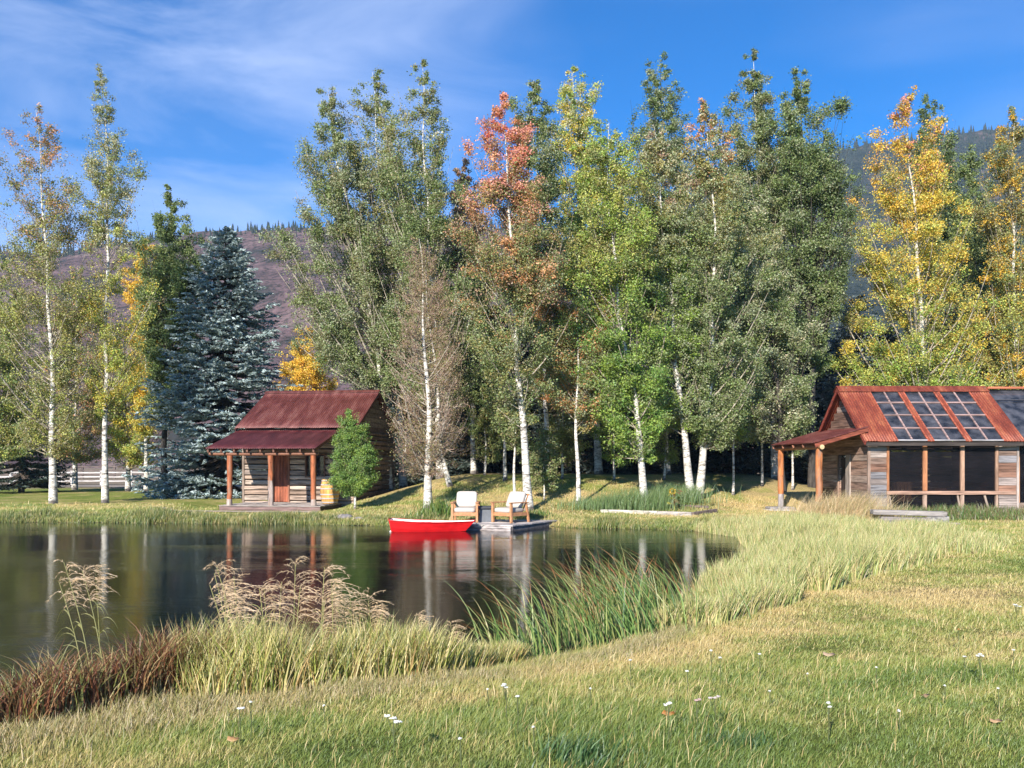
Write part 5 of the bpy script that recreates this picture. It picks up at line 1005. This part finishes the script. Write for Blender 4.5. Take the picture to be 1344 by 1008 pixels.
def plume_reed(px, Y, top_py, lean, label, seed, np_=1, sz=1.0, colr=(.66, .48, .31)):
    rng = np.random.default_rng(seed); X = PX(px, Y); z0 = max(float(gz(X, Y)), -.02); t = thing('plumed_reed', label, 'reed', (X, Y, z0), 0, 'feathery plumed reeds in the foreground')
    Hh = CH-(top_py-HZ)*Y/F-z0
    for k_ in range(np_):
        ox, oy = rng.normal()*.07*(np_ > 1), rng.normal()*.06*(np_ > 1); hh = Hh*(1 if k_ == 0 else rng.uniform(.72, .97)); ln_ = lean+rng.normal()*.04
        s = np.linspace(0, 1, 9); pth = np.stack([ox+ln_*s**1.6, oy+rng.normal()*.03*s, -.03+hh*s-.0*s], -1)
        V, Q = tubes(pth[None], (.0065*(1-.65*s)*sz)[None], 5); mesh_np('stem', V, Q, M_blade, t, np.tile((.38, .36, .14), (len(Q), 1)))
        # hanging leaves on the stem
        nl = 5; si = rng.uniform(.25, .8, nl); b0 = np.stack([np.interp(si, s, pth[:, j]) for j in range(3)], -1); sg = np.where(rng.random(nl) < .5, -1, 1)
        q = np.linspace(0, 1, 6); lp = b0[:, None]+np.stack([sg[:, None]*q[None]*rng.uniform(.08, .2, (nl, 1)), rng.normal(size=(nl, 1))*.06*q[None], (.2*q-.26*q**2.2)[None]*rng.uniform(.7, 1.2, (nl, 1))], -1)
        V, Q = ribbons(lp, np.full((nl, 1), .011)*np.interp(q, [0, .3, 1], [.7, 1, .05])[None], np.tile((.3, .9, .3), (nl, 1))); mesh_np('leaf', V, Q, M_blade, t, np.tile((.40, .38, .15), (len(Q), 1)))
        # plume: arching side branches set with fine hairs, streaming to the right
        nbp = 20; u = np.sort(rng.random(nbp)); L_ = .26*sz; st = pth[-1]-unit(pth[-1]-pth[-2])*(u*L_)[:, None]
        bl = (.07+.12*np.sin(u*2.4+.5))*rng.uniform(.7, 1.25, nbp)*sz; q = np.linspace(0, 1, 6); el = R(66)-u*R(22)+rng.normal(size=nbp)*.25; sgn = np.where(rng.random(nbp) < .16, -.5, 1)
        px_ = bl[:, None]*(np.cos(el)[:, None]*q[None]+.28*q[None]**2)*sgn[:, None]; pz_ = bl[:, None]*(np.sin(el)[:, None]*q[None]-rng.uniform(.4, .9, (nbp, 1))*q[None]**2)
        bp_ = st[:, None]+np.stack([px_, (rng.normal(size=nbp)*.035)[:, None]*q[None], pz_], -1)
        V0_, Q0_ = ribbons(bp_, np.full((nbp, 6), .0026), unit(rng.normal(size=(nbp, 3))*.3+np.array((0, .2, 1))))
        m = nbp*20; bi_ = np.repeat(np.arange(nbp), 20); k6 = rng.integers(1, 6, m); h0 = bp_[bi_, k6]; dr = unit(bp_[bi_, k6]-bp_[bi_, k6-1]); hl = rng.uniform(.012, .038, m)*sz; q3 = np.linspace(0, 1, 3)
        hd = unit(dr+rng.normal(size=(m, 3))*.45); hp = h0[:, None]+hd[:, None]*(hl[:, None]*q3[None])[..., None]+np.array((0, 0, -.25))*((hl[:, None]*q3[None]**2)[..., None])
        V1_, Q1_ = ribbons(hp, np.full((m, 3), .0028)*np.array((.8, 1, .3))[None], unit(rng.normal(size=(m, 3))+np.array((0, 0, .5))))
        V, Q = join([(V0_, Q0_), (V1_, Q1_)]); cc = np.array(colr)*rng.uniform(.6, 1.35, (len(Q), 1)); mesh_np('plume', V, Q, M_blade, t, cc)
for i, (px, Y, tp, ln_, np_, sz, lab) in enumerate(((122, 7.3, 732, -.22, 3, .95, 'left-leaning plumed reed group above the reddish sedge'), (134, 7.4, 742, .04, 1, .75, 'thin upright plumed reed beside the leaning sedge group'),
        (300, 7.5, 738, -.16, 3, 1.15, 'thick plumed reed group at the left end of the pale reeds'), (322, 7.4, 752, -.1, 3, 1.0, 'plumed reeds just right of the leftmost pale group'), (352, 7.5, 760, -.06, 2, .9, 'shorter plumed reeds in the gap of the pale bed'), (384, 7.5, 738, -.06, 3, 1.1, 'tall plumed reeds in the middle of the pale bed'),
        (412, 7.6, 740, -.02, 3, 1.1, 'tall plumed reeds right of the middle group'), (436, 7.5, 756, -.02, 2, .9, 'shorter plumed reeds at the right of the tall group'), (470, 7.6, 768, .02, 2, .85, 'lone plumed reeds with broad brown heads'), (492, 7.6, 775, .0, 1, .8, 'single plumed reed next to the broad brown heads'),
        (545, 7.8, 805, .0, 1, .6, 'small plumed reed sticking out of the low reeds'), (600, 7.9, 812, -.02, 1, .65, 'last small plumed reed near the right end of the low reeds'), (290, 7.6, 812, .0, 1, .55, 'short plumed reed below the thick left group'))):
    plume_reed(px, Y-.5 if px < 520 else Y-.15, tp, ln_, lab, 200+i, np_, sz)
def yarrow(px, py, n, s, label, seed, cc=(.85, .84, .82), up=.2):
    rng = np.random.default_rng(seed); Y = 1.3*F/(py-HZ)
    for _ in range(6):
        z = float(gz(PX(px, Y), Y)); Y = (CH-z-up)*F/(py-HZ)
    X = PX(px, Y); z = float(gz(X, Y)); t = thing('yarrow', label, 'wildflower', (X, Y, z), 0, 'white yarrow flowers in the lawn'); st = MB(); st.tube([(0, 0, -.02), (.005, 0, up*.5), (0, 0, up)], .0025, (.13, .15, .06), 5)
    for k_ in range(n):
        a = rng.uniform(0, 6.28); r = 0 if k_ == 0 else rng.uniform(.4, 1)*s; hx, hy, hz = r*math.cos(a)*1.3, r*math.sin(a), up+rng.uniform(-.015, .012)
        st.tube([(0, 0, up*.6), (hx*.7, hy*.7, hz-.03), (hx, hy, hz)], .0018, (.13, .15, .06), 4)
        m = 26; pr = np.sqrt(rng.random(m))*s*.42; pa = rng.uniform(0, 6.28, m); c = np.stack([hx+pr*np.cos(pa), hy+pr*np.sin(pa), hz+.006-pr**2*6+rng.normal(size=m)*.0015], -1)
        f = MB()
        for p in c:
            rr = .0055; f.add([(p[0]+rr*math.cos(b), p[1]+rr*math.sin(b), p[2]) for b in np.arange(6)*1.047]+[(p[0], p[1], p[2]+.004), (p[0], p[1], p[2]-.004)], [(j, (j+1) % 6, 6) for j in range(6)]+[((j+1) % 6, j, 7) for j in range(6)], tuple(np.array(cc)*rng.uniform(.85, 1.1)))
        f.build('flower_head', M_blade, t)
    st.build('stem', M_blade, t)
for i, (px, py, n, s, lab, cc) in enumerate(((516, 944, 4, .036, 'largest white yarrow cluster at the lower centre of the lawn', None), (664, 901, 3, .026, 'white yarrow below the cattails, upper of two', None), (679, 916, 1, .022, 'single small yarrow just below its upper neighbour', None),
        (314, 930, 2, .024, 'flat white yarrow in front of the pale reeds at left', None), (329, 925, 1, .014, 'tiny yarrow right of the flat one by the reeds', None), (604, 972, 1, .016, 'tiny white yarrow low in the centre grass', None), (827, 866, 1, .02, 'lone white yarrow below the cattail clumps', None),
        (933, 855, 1, .024, 'yarrow high in the middle lawn, left of a pair', None), (945, 864, 1, .02, 'yarrow just right of the high middle one', None), (902, 879, 1, .026, 'white yarrow left below the middle pair', None), (997, 861, 1, .024, 'white yarrow right of the middle pair', None),
        (877, 925, 3, .02, 'white yarrow touching the orange leaf', None), (938, 916, 3, .022, 'faded yarrow with several greyish heads in the mid lawn', (.7, .6, .58)), (914, 920, 2, .018, 'pinkish withered yarrow left of the faded one', (.6, .42, .4)), (1087, 925, 2, .02, 'slim white yarrow in the right middle lawn', None),
        (1286, 861, 4, .028, 'bright white yarrow group at the right of the lawn', None), (1266, 860, 1, .022, 'single yarrow left of the bright right group', None), (1334, 795, 5, .035, 'yarrow group at the right edge, highest on the slope', None), (1330, 855, 1, .02, 'small yarrow near the right edge', None), (1258, 828, 1, .016, 'orange seeding flower stalk in the right lawn', (.55, .25, .08)))):
    yarrow(px, py, n, s, lab, 300+i, cc or (.85, .84, .82))
frng = np.random.default_rng(99)
for i, (px, py, lab) in enumerate(((640, 905, 'tiny white yarrow left of the pair below the cattails'), (700, 955, 'tiny white flower right of the lower centre cluster'), (775, 905, 'tiny white flower below the lone yarrow by the cattails'), (1010, 905, 'tiny white flower between the faded yarrow and the slim one'),
        (1150, 875, 'tiny white flower left of the bright right group'), (1180, 935, 'tiny white flower above the pale tan leaf'), (1240, 900, 'tiny white flower right of the pale tan leaf'), (425, 925, 'tiny white flower above the largest cluster'), (1060, 885, 'tiny white flower above the slim white yarrow'), (1310, 905, 'tiny white flower above the corner leaf'))):
    yarrow(px, py, 1, .011, lab, 350+i, up=.12)
def fallen_leaf(px, py, r, cc, label, seed):
    rng = np.random.default_rng(seed); Y = 1.4*F/(py-HZ)
    for _ in range(5): Y = (CH-float(gz(PX(px, Y), Y))-.032)*F/(py-HZ)
    X = PX(px, Y); n = 9; V = [(0, 0, 0)]+[(r*(1+.35*math.cos(3*a)+.15*math.cos(5*a+seed))*math.cos(a)*.95, r*(1+.35*math.cos(3*a))*math.sin(a)*.62, .3*r*math.sin(2*a+1)) for a in np.arange(n)*2*math.pi/n]
    V = np.array(V); V = np.concatenate([V, V-np.array((0, 0, .0015))]); T = [(0, 1+j, 1+(j+1) % n) for j in range(n)]; T += [(n+1, n+2+(j+1) % n, n+2+j) for j in range(n)]; T += [(1+j, n+2+j, n+2+(j+1) % n) for j in range(n)]
    o = mesh_np('fallen_leaf', V, np.array(T), M_leaf, None, np.tile(cc, (len(T), 1))); o.location = (X, Y, float(gz(X, Y))+.032); o.rotation_euler = (R(14), R(5), rng.uniform(-1, 1)); tag(o, label, 'leaf', 'dry leaves fallen on the lawn')
for i, (px, py, r, cc, lab) in enumerate(((877, 935, .04, (.55, .2, .05), 'orange dry leaf lying by the yarrow in the lower lawn'), (1213, 912, .032, (.55, .36, .2), 'pale tan leaf on the right lawn'), (1305, 945, .032, (.52, .33, .18), 'tan leaf near the lower right corner'), (1087, 858, .05, (.5, .36, .24), 'big withered leaf in the middle of the right lawn'), (306, 969, .035, (.5, .28, .12), 'brown leaf low at left in the grass'))):
    fallen_leaf(px, py, r, cc, lab, 400+i)
def sunflower():
    Y = 28.6; X = PX(885, Y); z = float(gz(X, Y)); t = thing('sunflower', 'drooping yellow sunflower plant behind the plank bed', 'plant', (X, Y, z)); m = MB()
    m.tube([(0, 0, 0), (.02, 0, .4), (.03, -.02, .68), (-.03, -.08, .74), (-.07, -.12, .66)], [.018, .016, .013, .01, .01], (.35, .36, .1), 6); m.build('stem', M_twig, t)
    rng = np.random.default_rng(4); n = 26; c = np.stack([rng.normal(size=n)*.09, rng.normal(size=n)*.06, rng.uniform(.1, .68, n)], -1); V, Q = leaves(c, np.full(n, .2), np.full(n, .11), rng.normal(size=(n, 3))*np.array((1, 1, .3))+np.array((0, 0, -.6)), rng); mesh_np('leaf', V, Q, M_leaf, t, np.array([(.36, .34, .07), (.22, .28, .06), (.2, .13, .06)])[rng.integers(0, 3, n)])
    n = 22; a = np.arange(n)*2*math.pi/n; hc = np.array((-.08, -.14, .63)); axs = np.stack([np.cos(a), np.zeros(n), np.sin(a)], -1); V, Q = leaves(hc+axs*.09, np.full(n, .08), np.full(n, .03), axs, rng); mesh_np('flower_head', V, Q, M_leaf, t, np.tile((.65, .42, .04), (n, 1)))
sunflower()

# ---------------------------------------------------------------- thin air between here and the hills
def haze():
    me = bpy.data.meshes.new('haze'); m = MB(); m.box(-2600, 2600, -80, 1700, -4, 345, (1, 1, 1)); o = m.build('haze', None, None)
    mt = bpy.data.materials.new('haze'); mt.use_nodes = True; n = mt.node_tree.nodes; n.remove(n['Principled BSDF']); v = n.new('ShaderNodeVolumePrincipled')
    v.inputs['Color'].default_value = (.55, .72, .98, 1); v.inputs['Density'].default_value = HAZE; v.inputs['Anisotropy'].default_value = .0
    mt.node_tree.links.new(v.outputs[0], n['Material Output'].inputs['Volume']); o.data.materials.append(mt); tag(o, kind='stuff')
HAZE = .0002
haze()
